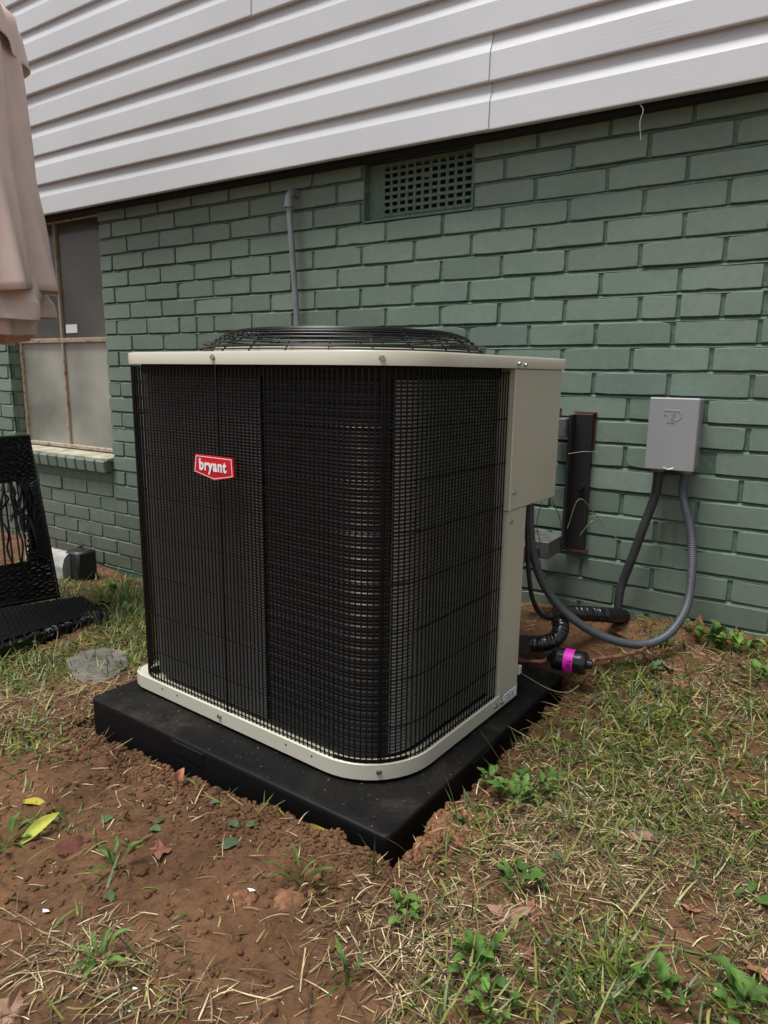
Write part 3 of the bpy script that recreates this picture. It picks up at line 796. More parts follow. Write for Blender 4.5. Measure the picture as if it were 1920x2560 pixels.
dg = bpy.context.evaluated_depsgraph_get(); me = bpy.data.meshes.new_from_object(to.evaluated_get(dg)); bpy.data.objects.remove(to)
co = np.zeros(len(me.vertices)*3); me.vertices.foreach_get('co', co); co = co.reshape(-1, 3)
w0 = co[:, 0].max()-co[:, 0].min(); co[:, 0] -= (co[:, 0].max()+co[:, 0].min())/2; h0 = co[:, 1].max()-co[:, 1].min(); co[:, 1] -= co[:, 1].min()
out = np.c_[co[:, 0]*.083/w0, -.0026-co[:, 2]*.03, co[:, 1]*.031/h0]
me.vertices.foreach_set('co', out.ravel()); me.name = 'badge_lettering'; me.materials.clear(); me.materials.append(WHITE)
link('badge_lettering', me, ac, (-.4415, 0, -.7675+bz))

# ------------------------------------------------------------------ pad
pad = thing('equipment_pad', 'black plastic pad with dirt specks under the air conditioner', 'pad', (PN[0], PN[1], -1.415), PADROT)
b = MB(); n = 26; G = []
prof = [(.0, 0), (.0, .078), (.0, .0862), (.0018, .0888), (.0055, .090), (.02, .0903)]
def rr(ins, r=.02):
    P = []
    for cx_, cy_, a0 in ((-ins-r, ins+r, -PI/2), (-ins-r, PD-ins-r, 0), (-PW+ins+r, PD-ins-r, PI/2), (-PW+ins+r, ins+r, PI)):
        for t_ in np.linspace(a0, a0+PI/2, 6): P.append((cx_+r*math.cos(t_), cy_+r*math.sin(t_)))
    return P
for ins, z in prof: G.append([(x, y, z) for x, y in rr(ins, max(.006, .014-ins*.3))])
b.grid(G, wrap=True); b.add([(x, y, .0903) for x, y in rr(.02, .008)], [tuple(range(24))])
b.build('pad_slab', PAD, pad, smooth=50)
for ly, lx0 in ((0, -.56),):
    MB().box(lx0, lx0+.10, -.0022, .006, .052, .083, .002).build('grip', PAD, pad)
MB().box(-.006, .0022, .30, .40, .052, .083, .002).build('grip', PAD, pad)

# ------------------------------------------------------------------ electrical disconnect box
ds = thing('disconnect_box', 'grey metal electrical box with an embossed emblem on the brick wall', 'electrical box', (2.372, 0, -.805), 0)
MB().box(-.058, .058, -.062, -.0022, .004, .186, .002).build('enclosure', GREYBOX, ds)
MB().box(-.0615, .0615, -.086, -.0625, .0, .189, .0025).build('cover', GREYBOX, ds)
b = MB(); 
def emb(p, closed=False): b.tube([(x, -.0862, z) for x, z in p], .0011, 6)
emb([(-.022, .157), (.004, .157)]); emb([(-.022, .157), (-.022, .145), (-.014, .145), (-.014, .125), (-.008, .125), (.002, .157)])
emb([(.006, .157)]+[(.006+.014*math.sin(t_), .1445+.0125*math.cos(t_)) for t_ in np.linspace(.2, PI, 9)]+[(.004, .132), (.004, .125), (-.003, .125), (.0045, .150)])
b.build('emblem', GREYBOX, ds, smooth=40)
MB().tube([(-.012+.024*i/8, -.089-.003*math.sin(PI*i/8), .008-.004*math.sin(PI*i/8)) for i in range(9)], .0018, 6).build('hasp', STEEL, ds, smooth=40)
for x in (-.034, .034):
    MB().tube([(x, -.038, .006), (x, -.038, -.010)], .0165, 14).build('connector', PVC, ds, smooth=30)
def W(u4, v4, y): return at_y(1220+u4*.42194, 950+v4*.42194, y)
def corrugate(pts, r, pitch, amp):
    P = resample(smooth_path(pts, 10), pitch/4); rad = [r+amp*math.cos(PI*i/2) for i in range(len(P))]; return P, rad
c0 = np.array([2.372+.034, -.038, -.812])
P, R = corrugate([c0, c0+np.array([-.001, -.002, -.05]), W(1172, 760, -.05), W(1205, 920, -.06), W(1208, 1120, -.09), W(1180, 1330, -.13), W(1085, 1490, -.19), W(950, 1562, -.24), W(780, 1552, -.29), W(600, 1480, -.33), W(430, 1350, -.36), W(320, 1190, -.385), W(265, 1020, -.40), W(248, 860, -.41), W(246, 700, -.415)], .0112, .006, .0005)
tag(MB().tube(P, R, 12).build('flexible_conduit', CONDUIT, None, smooth=60, world=True), 'grey ribbed conduit looping from the electrical box to the air conditioner', 'conduit')
c1 = np.array([2.372-.034, -.038, -.812])
P, R = corrugate([c1, c1+np.array([0, -.002, -.04]), W(985, 700, -.04), W(925, 860, -.045), W(855, 1050, -.05), W(800, 1190, -.05), W(775, 1290, -.055), W(772, 1420, -.06)], .0125, .006, .0004)
tag(MB().tube(P, R, 12).build('flexible_conduit', CONDARK, None, smooth=60, world=True), 'dark conduit running straight down the bricks from the electrical box into the ground', 'conduit')
P = resample(smooth_path([W(228, 690, -.42), W(232, 900, -.42), W(240, 1120, -.41), W(262, 1290, -.38), W(310, 1385, -.35), W(370, 1412, -.32), W(430, 1375, -.29)], 8), .01)
tag(MB().tube(P, .0062, 8).build('control_cable', CONDARK, None, smooth=60, world=True), 'thin grey cable hanging behind the cream corner post', 'cable')
# insulated suction line
P = resample(smooth_path([from_unit(-.02, .60)+(-1.22,), W(190, 1560, -.45), W(310, 1562, -.43), W(400, 1535, -.40), W(432, 1470, -.37), W(425, 1415, -.33), W(480, 1385, -.27), W(600, 1385, -.21), W(730, 1395, -.14), W(800, 1400, -.03)], 10), .0022)
rad = [.0205+.0010*math.sin(i*PI/2+.4)+.0006*random.uniform(-1, 1) for i in range(len(P))]
tag(MB().tube(P, rad, 16).build('insulated_pipe', INSUL, None, smooth=50, world=True), 'black taped insulated pipe winding from the unit to the wall', 'pipe')
# filter drier on the copper line
fd = W(485, 1663, -.44); fa = np.array([.995, .06, .02]); fa /= np.linalg.norm(fa)
dr = thing('filter_drier', 'black cylindrical filter drier with a magenta label on the copper line', 'filter', tuple(fd))
def along(*sr):
    P = [fd+fa*s for s, r in sr]; return P, [r for s, r in sr]
P, R = along((-.055, .006), (-.054, .010), (-.044, .012), (-.042, .024), (-.038, .0275), (-.028, .029), (-.0275, .0275), (.026, .0275), (.0265, .029), (.037, .0275), (.041, .024), (.043, .012), (.054, .010), (.055, .006))
MB().tube(P, R, 28).build('canister', BLKPAINT, dr, smooth=35, world=True)
P, R = along((-.011, .0283), (.012, .0283)); MB().tube(P, R, 28, caps=False).build('label_band', MAGENTA, dr, smooth=60, world=True)
_vd = CC-fd; _vd -= fa*(_vd@fa); _vd /= np.linalg.norm(_vd); _up = np.cross(fa, _vd); _up *= np.sign(_up[2])
b = MB()
def patch(s0, s1, a0, a1):
    vs = []
    for a in np.linspace(a0, a1, 4):
        d = _vd*math.cos(a)+_up*math.sin(a)
        for s in (s0, s1): vs.append(fd+fa*s+d*.0288)
    b.add(vs, [(2*i, 2*i+1, 2*i+3, 2*i+2) for i in range(3)])
patch(-.003, .010, -.06, -.14); patch(.006, .009, .06, -.2)
for i in range(7): patch(-.002, .009, -.28-.07*i, -.28-.07*i-(.03 if i % 2 else .045))
b.build('label_print', INK, dr, world=True)
P = resample(smooth_path([from_unit(-.05, .56)+(-1.232,), W(190, 1660, -.46), W(280, 1668, -.45), W(330, 1668, -.445), fd-fa*.05], 6), .008)
tag(MB().tube(P, .0052, 10).build('copper_pipe', COPPER, None, smooth=60, world=True), 'short copper pipe between the unit and the black filter drier', 'pipe', 'copper pipes at the filter drier')
P = resample(smooth_path([fd+fa*.05, W(640, 1655, -.42), W(760, 1640, -.38), W(880, 1612, -.32), W(930, 1590, -.26), W(900, 1560, -.20), W(800, 1515, -.15), W(715, 1470, -.10), W(690, 1430, -.05)], 8), .008)
tag(MB().tube(P, .0052, 10).build('copper_pipe', COPPER, None, smooth=60, world=True), 'long copper pipe curving from the filter drier back to the wall', 'pipe', 'copper pipes at the filter drier')

# ------------------------------------------------------------------ iron bracket on the wall
q0 = at_y(1418, 1034, -.02)
br = thing('wall_bracket', 'black iron bracket with two stub arms bolted to the wall behind the unit', 'bracket', (2.092, 0, -1.07))
b = MB(); b.box(0, .053, -.020, -.002, 0, .40, .0015); b.build('upright', IRON, br)
b = MB(); b.box(-.004, .004, -.062, -.0205, .002, .398, .001); b.build('upright_flange', IRON, br)
MB().box(.0535, .058, -.006, .004, .30, .40).build('rust_edge', RUSTED, br)
MB().box(-.004, .058, -.012, .004, .4008, .405).build('rust_edge', RUSTED, br)
MB().box(-.01, .06, -.02, .003, -.008, -.0008).build('rust_edge', RUSTED, br)
MB().box(-.060, -.0042, -.085, -.02, .336, .388, .002).build('arm', ARM, br)
MB().box(-.075, -.0042, -.165, -.03, -.006, .044, .002).build('arm', ARM, br)
MB().box(-.112, -.0755, -.165, -.11, -.030, .022, .002).build('wood_block', WOOD, br)
MB().tube([(-.035, -.166, .018), (-.035, -.172, .018)], .006, 8).build('bolt', STEEL, br)
MB().tube([(.034, -.020, .19), (.034, -.032, .19)], .009, 8).build('bolt', IRON, br)
MB().tube([(-.03, -.06, .388), (-.03, -.06, .415)], .004, 8).build('bolt', RUSTED, br)

# ------------------------------------------------------------------ loose thread under the siding
P = smooth_path([at_y(1595, 255, -.08), at_y(1608, 275, -.085), at_y(1600, 305, -.09), at_y(1602, 350, -.092)], 6)
tag(MB().tube(P, .0008, 5).build('thread', simple('pale_thread', (.4, .4, .38), .8), None, world=True), 'pale loose thread hanging from the bottom edge of the siding', 'thread')

# ------------------------------------------------------------------ closed patio umbrella
UY = -.82; uc = at_y(-150, 700, UY)
um = thing('patio_umbrella', 'closed taupe patio umbrella hanging at the left edge', 'umbrella', (uc[0], UY, gz(uc[0], UY)))
def edge_r(u, v):
    d = ray(u, v); h = math.hypot(d[0], d[1]); dx, dy = d[0]/h, d[1]/h; wx_, wy_ = uc[0]-CC[0], UY-CC[1]
    return abs(dx*wy_-dy*wx_), CC[2]+d[2]/h*(dx*wx_+dy*wy_)
def cloth(name, prof, folds, amp, seed, mat=FABRIC, hem=0, twist=.6, flat=1.0):
    r = random.Random(seed); ph = [r.uniform(0, 6.28) for _ in range(6)]
    zs = np.array([p[1] for p in prof]); rs = np.array([p[0] for p in prof]); o = np.argsort(zs)
    G = []; n = 180
    for i in range(46):
        z = zs.max()+(zs.min()-zs.max())*i/45; R = np.interp(z, zs[o], rs[o]); f = i/45
        row = []
        for k in range(n):
            a = 2*PI*k/n; tw = twist*f
            d = math.cos(folds*a+ph[0]+tw)*.55+.3*math.cos((folds*2+1)*a+ph[1]-tw*1.5)+.25*math.cos((folds-2)*a+ph[2]+2*tw)
            d = math.copysign(abs(d)**.8, d)
            rr_ = R*(1+amp*(.35+.65*f)*d*.5-amp*.25)
            dz = hem*(math.cos(2*a+ph[3])+.5*math.cos(5*a+ph[4]))*f
            crease = .006*mn.noise(Vector((a*4, z*5+a*3, seed)))+.004*abs(mn.noise(Vector((a*9+z*6, z*4, seed+5))))
            crease += .0022*(k % 20 == 0)-.0012*(k % 20 in (1, 19))
            row.append((uc[0]+(rr_+crease)*math.cos(a), UY+flat*(rr_+crease)*math.sin(a), z+dz))
        G.append(row)
    b = MB().grid(G, wrap=True); ob = b.build(name, mat, um, smooth=True, world=True)
    so_ = ob.modifiers.new('thickness', 'SOLIDIFY'); so_.thickness = .0012
    return ob
E1 = [edge_r(0, 20), edge_r(40, 60), edge_r(60, 250), edge_r(85, 450), edge_r(120, 620), edge_r(150, 742)]
top = (.03, .95)
cloth('canopy', [top]+E1, 12, .27, 3, hem=.012, twist=1.3)
cloth('vent_flap', [(.045, .97), edge_r(10, 12), edge_r(48, 80), edge_r(68, 165)], 7, .13, 5, hem=.02)
cloth('canopy_fold', [(edge_r(110, 700)[0], edge_r(110, 700)[1]), edge_r(134, 770), edge_r(130, 812)], 9, .26, 8, hem=.018, twist=1.5)
cloth('canopy_fold', [(edge_r(85, 700)[0], edge_r(85, 700)[1]), edge_r(100, 800), edge_r(88, 850)], 8, .3, 13, hem=.014, twist=1.5)
pz = gz(uc[0], UY)
MB().tube([(uc[0], UY, pz), (uc[0], UY, 1.05)], .019, 12).build('pole', DKPLASTIC, um, smooth=50, world=True)
MB().tube([(uc[0], UY, pz-.01), (uc[0], UY, pz+.09)], .045, 24).build('base', DKPLASTIC, um, smooth=30, world=True)

# ------------------------------------------------------------------ wrecked wicker chair
g0 = ground_pt(170, 1640)
ch = thing('wicker_chair', 'broken black wicker chair with a torn backrest sunk in the grass', 'chair', tuple(g0))
CY = -.62
def Cp(u, v, y=CY): return at_y(u, v, y)
# back panel plane through four picture corners, tilted back towards the wall
bBR, bBL = at_z(146, 1490, -1.43), at_z(-160, 1545, -1.40)
bTL, bTR = at_y(-160, 1108, bBL[1]+.12), at_y(70, 1090, bBR[1]+.12)
CY = float(bBR[1])
nrm = np.cross(bTR-bTL, bBL-bTL); nrm /= np.linalg.norm(nrm); nrm *= np.sign(nrm@(CC-bTL))
def bp_(s, t): return (bTL*(1-s)+bTR*s)*(1-t)+(bBL*(1-s)+bBR*s)*t
def in_hole(s, t): 
    lim = .84-.03*math.sin(9*t)
    return .28 < t < .76 and s < lim-(t-.28)*.13 and s > -.1
nst = 44
def weave(name, fn, nr, ns, s0, s1, t0, t1, amp, rad, keep, par):
    for j in range(nr):
        t_ = t0+(t1-t0)*(j+.5)/nr; b = MB(); run = []
        def flush():
            if len(run) > 3: b.tube([p for p in run], rad, 5)
        n = ns*4
        for i in range(n+1):
            s = s0+(s1-s0)*i/n
            if keep(s, t_):
                ph = (i/4+j) * PI
                run.append(fn(s, t_)+nrm*amp*math.cos(ph)+np.array([0, 0, .0007*math.sin(i*1.3+j)]))
            else:
                flush(); run.clear()
                if name == 'seat_strand' and b.n: break
        flush()
        if b.n: b.build(name, WICK, par, smooth=60, world=True)
        
weave('back_strand', bp_, 64, 22, 0, 1, .0, 1., .0036, .0056, lambda s, t: not in_hole(s, t), ch)
for s in np.linspace(.02, .985, 15):
    b = MB().tube([bp_(s, t)+nrm*-.001 for t in np.linspace(0, 1, 14) if not in_hole(s, t) or s > .75], .0035, 5)
    b.build('back_rib', WICK, ch, smooth=60, world=True)
MB().tube([bp_(0, 0), bp_(1, 0), bp_(1, .5), bp_(1, 1), bp_(0, 1)], .009, 8).build('back_frame', WICK, ch, smooth=60, world=True)
rr2 = random.Random(5)
for i in range(24):                                    # loose broken strands across the hole
    s = rr2.uniform(.62, .90); t_ = rr2.choice([.27, .27, .77]); P = [bp_(s, t_)]
    dx, dt = rr2.uniform(-.14, .04), rr2.uniform(.15, .42)*(1 if t_ < .5 else -1)
    for q in (.33, .66, 1): P.append(bp_(s+dx*q+rr2.uniform(-.03, .03), t_+dt*q)+nrm*rr2.uniform(-.01, .035))
    MB().tube(smooth_path(P, 5), .0042, 5).build('loose_strand', WICK, ch, smooth=60, world=True)
for i in range(26):                                    # twisted bundle along the right of the hole
    t_ = .30+.46*i/26; P = [bp_(.885-.03*(i % 3)/3-(t_-.3)*.1, t_+.022)+nrm*.004, bp_(.93, t_)+nrm*.016, bp_(1.0, t_-.012)+nrm*.004]
    MB().tube(smooth_path(P, 5), .0065, 6).build('wrapped_strand', WICK, ch, smooth=60, world=True)
# seat slab on the ground
sBL, sBR, sFR, sFL = at_z(-160, 1545, -1.40), at_z(205, 1492, -1.43), at_z(264, 1532, -1.425), at_z(-160, 1672, -1.38)
def sp_(s, t): return (sBL*(1-s)+sBR*s)*(1-t)+(sFL*(1-s)+sFR*s)*t
nrm_b = nrm.copy(); nrm = np.cross(sFL-sBL, sBR-sBL); nrm /= np.linalg.norm(nrm); nrm *= np.sign(nrm[2])
weave('seat_strand', sp_, 46, 30, 0, 1, .0, 1., .0016, .0045, lambda s, t: t < .93+.05*math.sin(20*s), ch)
for s in np.linspace(.02, .98, 16): MB().tube([sp_(s, t)-nrm*.002 for t in (0, .5, 1)], .0035, 5).build('seat_rib', WICK, ch, world=True)
fk = MB()
dn = np.array([0, 0, -1.])
fk.grid([[sp_(s, 1)+dn*0.004 for s in np.linspace(0, 1, 20)], [sp_(s, .98)+dn*.12 for s in np.linspace(0, 1, 20)]]); fk.grid([[sp_(s, .03)+dn*.008 for s in np.linspace(0, 1, 4)], [sp_(s, .97)+dn*.008 for s in np.linspace(0, 1, 4)]])
fk.build('seat_underside', WICK, ch, world=True)
for i in range(120):
    s = rr2.uniform(.5, 1.02); p = sp_(s, rr2.uniform(.93, 1.0)); P = [p]
    for q in (1, 2, 3): P.append(P[-1]+np.array([rr2.uniform(-.02, .02), rr2.uniform(-.02, .004), rr2.uniform(-.035, .004)]))
    MB().tube(smooth_path(P, 3), .0032, 4).build('frayed_strand', WICK, ch, world=True)
for u, v, u2, v2 in ((235, 1528, 268, 1620), (248, 1528, 250, 1608), (262, 1532, 275, 1590), (222, 1530, 255, 1625)):
    MB().tube([Cp(u, v, CY-.07), Cp((u+u2)/2+3, (v+v2)/2, CY-.08), Cp(u2, v2, CY-.07)], .007, 6).build('frame_strut', WICK, ch, smooth=60, world=True)
nrm = nrm_b

# things behind the chair
p0 = at_y(205, 1440, -.16); z0 = gz(p0[0], -.16)
bx = thing('plastic_bin', 'charcoal plastic box upside down against the foot of the wall', 'box', (p0[0], -.16, z0))
b = MB(); b.box(-.045, .055, -.05, .05, 0, .135, .010); b.build('bin_body', DKPLASTIC, bx, smooth=40)
MB().tube([(-.02, .02, .134), (-.02, .02, .150), (.0, .02, .150)], .005, 6).build('bin_handle', DKPLASTIC, bx)
MB().box(-.14, -.046, -.02, -.012, .06, .072).build('bin_rail', DKPLASTIC, bx)
p1 = at_y(150, 1420, -.2); z1 = gz(p1[0], -.2)
b = MB(); rw = random.Random(3); G = []
for i in range(9):
    G.append([(p1[0]-.20+.30*j/10, -.2+.10*(i/8-.5), z1+.055+.06*math.sin(PI*min(1, i/8*1.05))**.4+.009*mn.noise(Vector((i*.8, j*.9, 3)))) for j in range(11)])
b.grid(G); b.grid([[(x, y, z1-.01) for x, y, z in G[0]], G[0]]); b.grid([G[-1], [(x, y, z1-.01) for x, y, z in G[-1]]])
b.grid([[(G[i][-1][0], G[i][-1][1], z1-.01) for i in range(9)], [G[i][-1] for i in range(9)]])
tag(b.build('wrapped_bundle', PALEWRAP, None, smooth=50, world=True), 'pale crumpled bundle lying behind the wicker chair', 'bundle')

# flagstone
c = ground_pt(255, 1668); st = [ground_pt(u, v) for u, v in ((165, 1665), (205, 1640), (262, 1632), (316, 1640), (322, 1672), (275, 1697), (222, 1712), (185, 1700))]
b = MB(); n = len(st); zt_ = max(p[2] for p in st)*.5+c[2]*.5+.008
b.add([(p[0], p[1], zt_-.05) for p in st]+[(p[0], p[1], zt_-.003) for p in st]+[(c[0]+(p[0]-c[0])*.95, c[1]+(p[1]-c[1])*.95, zt_) for p in st],
      [tuple(range(2*n, 3*n))]+[(i, (i+1) % n, n+(i+1) % n, n+i) for i in range(n)]+[(n+i, n+(i+1) % n, 2*n+(i+1) % n, 2*n+i) for i in range(n)])
tag(b.build('flagstone', STONE, None, world=True), 'flat grey stone half buried left of the black pad', 'stone')

# ------------------------------------------------------------------ vegetation
def blades(name, n, dens, mat, Lr, Wr, lean, label, cat, seed, region=None, curl=1.0, lift=.0):
    r = np.random.default_rng(seed)
    out = []; xs = []; ys = []
    tot = 0
    while tot < n:
        x = r.uniform(-.9, 3.05, 60000); y = r.uniform(-1.8, -.012, 60000)
        d = np.c_[x, y, np.full_like(x, -1.38)]-CC; zz = d@_fw
        u = 960+F_PX*(d@_r)/zz; v = 1280-F_PX*(d@_u)/zz
        px, py = to_pad(x, y); inside = (px < .035) & (px > -PW-.02) & (py > -.02) & (py < PD+.02)
        ok = (zz > .3) & (u > -150) & (u < 2070) & (v < 2750) & ~inside & (r.random(60000) < dens(u, v, x, y))
        xs.append(x[ok]); ys.append(y[ok]); tot += ok.sum()
        if len(xs) > 60: break
    x = np.concatenate(xs)[:n]; y = np.concatenate(ys)[:n]; n = len(x)
    z = gh(x, y)
    Ln = r.uniform(*Lr, n)*r.uniform(.6, 1.0, n); Wd = r.uniform(*Wr, n)
    az = r.uniform(0, 2*PI, n); el = np.radians(r.uniform(*lean, n)); bend = r.uniform(-.2, 1.1, n)*curl
    side = r.uniform(-.6, .6, n)*curl
    P = np.c_[x, y, z+lift*r.random(n)]; K = 5; V = np.zeros((n, K*2-1, 3))
    for k in range(K):
        wk = Wd*(1, .95, .8, .5, 0)[k]
        perp = np.c_[-np.sin(az), np.cos(az), .25*np.sin(az*7)]
        if k < K-1: V[:, 2*k] = P-perp*wk[:, None]/2; V[:, 2*k+1] = P+perp*wk[:, None]/2
        else: V[:, 2*k] = P
        st_ = (Ln/(K-1))[:, None]
        P = P+np.c_[np.cos(az)*np.cos(el), np.sin(az)*np.cos(el), np.sin(el)]*st_
        g_ = z+.002
        low = P[:, 2] < g_; P[low, 2] = g_[low]
        el = np.clip(el-bend*.38, -.5, 1.5); az = az+side*.3
    base = (np.arange(n)*(K*2-1))[:, None]
    F = [base+np.array([[2*k, 2*k+1, 2*k+3, 2*k+2]]) for k in range(K-2)]
    F4 = np.concatenate(F)
    F3 = base+np.array([[2*K-4, 2*K-3, 2*K-2]])
    Vf = V.reshape(-1, 3)
    # tip triangle stored as a quad with a repeated mid point is invalid, so use tris for all
    T = np.concatenate([F4[:, [0, 1, 2]], F4[:, [0, 2, 3]], F3])
    o = link(name, np_mesh(name, Vf, T, mat, False)); tag(o, label, cat, kind='stuff'); return o
def blob(u, v, cu, cv, su, sv): return np.exp(-(((u-cu)/su)**2+((v-cv)/sv)**2))
def patch_n(x, y, sc, seed, lo=-.1, hi=.25): return np.clip((fbm(x, y, sc, 3, seed)-lo)/(hi-lo), 0, 1)
def right_zone(u, v):
    # everything right of the pad and below it on the right
    e = np.where(v < 2100, 1480-(v-1700)*1.05, 1070-(v-2100)*.35)
    return np.clip((u-e)/110, 0, 1)*(v > 1500)
def d_green(u, v, x, y):
    n1 = patch_n(x, y, 7, 101, -.15, .3)
    d = .5*right_zone(u, v)*(.06+.94*n1**1.5)*np.where(v < 2150, 1.0, .6)
    d = d*(1-.75*blob(u, v, 1640, 2330, 260, 180))
    d = d+.8*blob(u, v, 1500, 2480, 120, 90)+.45*blob(u, v, 1180, 2500, 150, 80)+.6*blob(u, v, 1620, 1930, 230, 110)
    d = d+.7*blob(u, v, 120, 1610, 190, 30)+.5*blob(u, v, 60, 1830, 90, 50)+.7*blob(u, v, 330, 1480, 90, 90)+.45*blob(u, v, 290, 1570, 60, 60)+.4*blob(u, v, 30, 1680, 120, 30)
    d = d+.5*blob(u, v, 1560, 1505, 120, 35)+.2*blob(u, v, 1420, 1540, 90, 50)
    d = d+.35*blob(u, v, 1680, 1560, 250, 45)+.5*blob(u, v, 90, 1430, 120, 60)
    d = d+.06*blob(u, v, 300, 2150, 350, 200)*patch_n(x, y, 12, 7)+.12*blob(u, v, 280, 2500, 260, 80)*n1
    d = d+.10*blob(u, v, 120, 2060, 140, 60)
    return d
def d_straw(u, v, x, y):
    n1 = patch_n(x, y, 8, 301, -.2, .25)
    d = .75*right_zone(u, v)*(.12+.88*n1**1.3)*np.where(v > 1900, 1.1, .55)
    d = d+1.0*blob(u, v, 190, 2420, 170, 70)*(.3+.7*n1)+.35*blob(u, v, 420, 2540, 200, 60)+.5*blob(u, v, 970, 2380, 160, 120)
    d = d+.03*(v > 1750)*(1-right_zone(u, v))*(.3+n1)+.25*blob(u, v, 80, 1750, 200, 60)
    d = d+.45*blob(u, v, 1400, 1550, 130, 70)+.3*blob(u, v, 1650, 1520, 250, 30)+.3*blob(u, v, 330, 1500, 60, 60)
    d = d+.3*blob(u, v, 1250, 2350, 250, 200)+.2*blob(u, v, 200, 1640, 200, 60)
    return d
GRASS = mat_island('grass_blades', [(0, (.018, .04, .005)), (.35, (.05, .09, .010)), (.7, (.105, .15, .018)), (.92, (.20, .22, .035)), (1, (.32, .28, .09))], .5)
STRAW = mat_island('dry_straw', [(0, (.045, .028, .014)), (.35, (.12, .078, .036)), (.65, (.25, .175, .085)), (.88, (.48, .38, .19)), (1, (.66, .57, .35))], .65)
blades('grass', 11500, d_green, GRASS, (.02, .085), (.0018, .0048), (2, 50), 'green grass growing on the right, by the chair and along the wall', 'grass', 1)
blades('dry_straw', 14500, d_straw, STRAW, (.012, .07), (.0008, .0023), (-2, 22), 'dry yellow straw scattered over the soil', 'straw', 2, curl=.7, lift=.006)
# long standing stems
def d_tall(u, v, x, y): return .5*blob(u, v, 1500, 2450, 80, 70)+.10*right_zone(u, v)+.4*blob(u, v, 1000, 2230, 60, 50)+.4*blob(u, v, 320, 1450, 70, 60)+.2*blob(u, v, 1700, 1560, 200, 30)+.3*blob(u, v, 150, 1630, 200, 30)
blades('grass_stem', 650, d_tall, GRASS, (.06, .13), (.0016, .0034), (35, 85), 'longer grass stems standing above the lawn', 'grass', 3, curl=.5)
def d_litter(u, v, x, y): return .3+0*u
blades('straw_litter', 4200, lambda u, v, x, y: .06*(v > 1700)+.3*right_zone(u, v), STRAW, (.005, .018), (.0008, .002), (-2, 10), 'tiny chips of straw littering the bare soil', 'litter', 4, curl=.3, lift=.002)

# crumbs of soil
def crumbs(name, n, dens, rad, mat, seed, label):
    r = np.random.default_rng(seed); xs = []; ys = []; tot = 0
    for _ in range(40):
        x = r.uniform(.2, 3.0, 40000); y = r.uniform(-1.8, -.3, 40000)
        d = np.c_[x, y, np.full_like(x, -1.38)]-CC; zz = d@_fw; u = 960+F_PX*(d@_r)/zz; v = 1280-F_PX*(d@_u)/zz
        px, py = to_pad(x, y); inside = (px < .02) & (px > -PW-.01) & (py > -.008) & (py < PD+.01)
        ok = (zz > .3) & (u > -60) & (u < 1980) & (v < 2620) & ~inside & (r.random(40000) < dens(u, v, x, y))
        xs.append(x[ok]); ys.append(y[ok]); tot += ok.sum()
        if tot > n: break
    x = np.concatenate(xs)[:n]; y = np.concatenate(ys)[:n]; n = len(x); z = gh(x, y)
    g_ = (1+5**.5)/2
    ico = np.array([(-1, g_, 0), (1, g_, 0), (-1, -g_, 0), (1, -g_, 0), (0, -1, g_), (0, 1, g_), (0, -1, -g_), (0, 1, -g_), (g_, 0, -1), (g_, 0, 1), (-g_, 0, -1), (-g_, 0, 1)])/1.9
    fi = np.array([(0, 11, 5), (0, 5, 1), (0, 1, 7), (0, 7, 10), (0, 10, 11), (1, 5, 9), (5, 11, 4), (11, 10, 2), (10, 7, 6), (7, 1, 8), (3, 9, 4), (3, 4, 2), (3, 2, 6), (3, 6, 8), (3, 8, 9), (4, 9, 5), (2, 4, 11), (6, 2, 10), (8, 6, 7), (9, 8, 1)])
    R = rad[0]+(rad[1]-rad[0])*r.random(n)**3
    V = ico[None]*(1+.42*r.uniform(-1, 1, (n, 12, 1)))*R[:, None, None]*np.array([1, 1, .75])
    V = V+np.c_[x, y, z+R*.25][:, None, :]
    F = (fi[None]+(np.arange(n)*12)[:, None, None]).reshape(-1, 3)
    tag(link(name, np_mesh(name, V.reshape(-1, 3), F, mat, False)), label, 'soil', kind='stuff')
def pad_band(u, v, x, y):
    px, py = to_pad(x, y); ox = np.maximum(np.maximum(px, -px-PW), np.maximum(-py, py-PD))
    return np.exp(-(ox/.09)**2)
crumbs('soil_crumbs', 16000, lambda u, v, x, y: (.05+.8*pad_band(u, v, x, y))*(1-.7*right_zone(u, v)), (.0010, .0062), SOIL, 21, 'loose brown soil crumbs along the dug edge of the pad')
CLAY = simple('orange_clay', (.20, .098, .050), .9, namp=.25, nscale=60, bump=.8, bscale=150, spec=.2)
crumbs('clay_crumbs', 3200, lambda u, v, x, y: .9*blob(u, v, 1080, 2130, 110, 45)*(u > 985), (.0015, .0075), CLAY, 22, 'orange clay crumbs heaped at the near corner of the pad')

def clod(u, v, r, label, mat=CLAY, sq=.55, seed=0):
    c = ground_pt(u, v); b = MB(); G = []
    for i in range(1, 10):
        th = PI*i/10; G.append([])
        for k in range(16):
            a = 2*PI*k/16; d = Vector((math.sin(th)*math.cos(a), math.sin(th)*math.sin(a), math.cos(th)))
            rr_ = r*(1+.5*mn.noise(d*1.6+Vector((seed, 0, 0)))+.3*mn.noise(d*4+Vector((seed, 2, 0))))
            G[-1].append((c[0]+d.x*rr_*1.15, c[1]+d.y*rr_, c[2]+d.z*rr_*sq-r*.2))
    b.grid(G, wrap=True); b.add([p for p in G[0]], [tuple(range(16))])
    o = b.build('clay_clod', mat, None, smooth=True, world=True); return tag(o, label, 'clod', 'clay clods on the bare soil')
clod(608, 2243, .018, 'orange clay clod beside a white flake on the bare soil', seed=1)
clod(722, 2250, .026, 'largest orange clay lump, crossed by a green grass blade', seed=2)
clod(782, 2186, .016, 'small orange clay lump furthest back below the pad', seed=3)
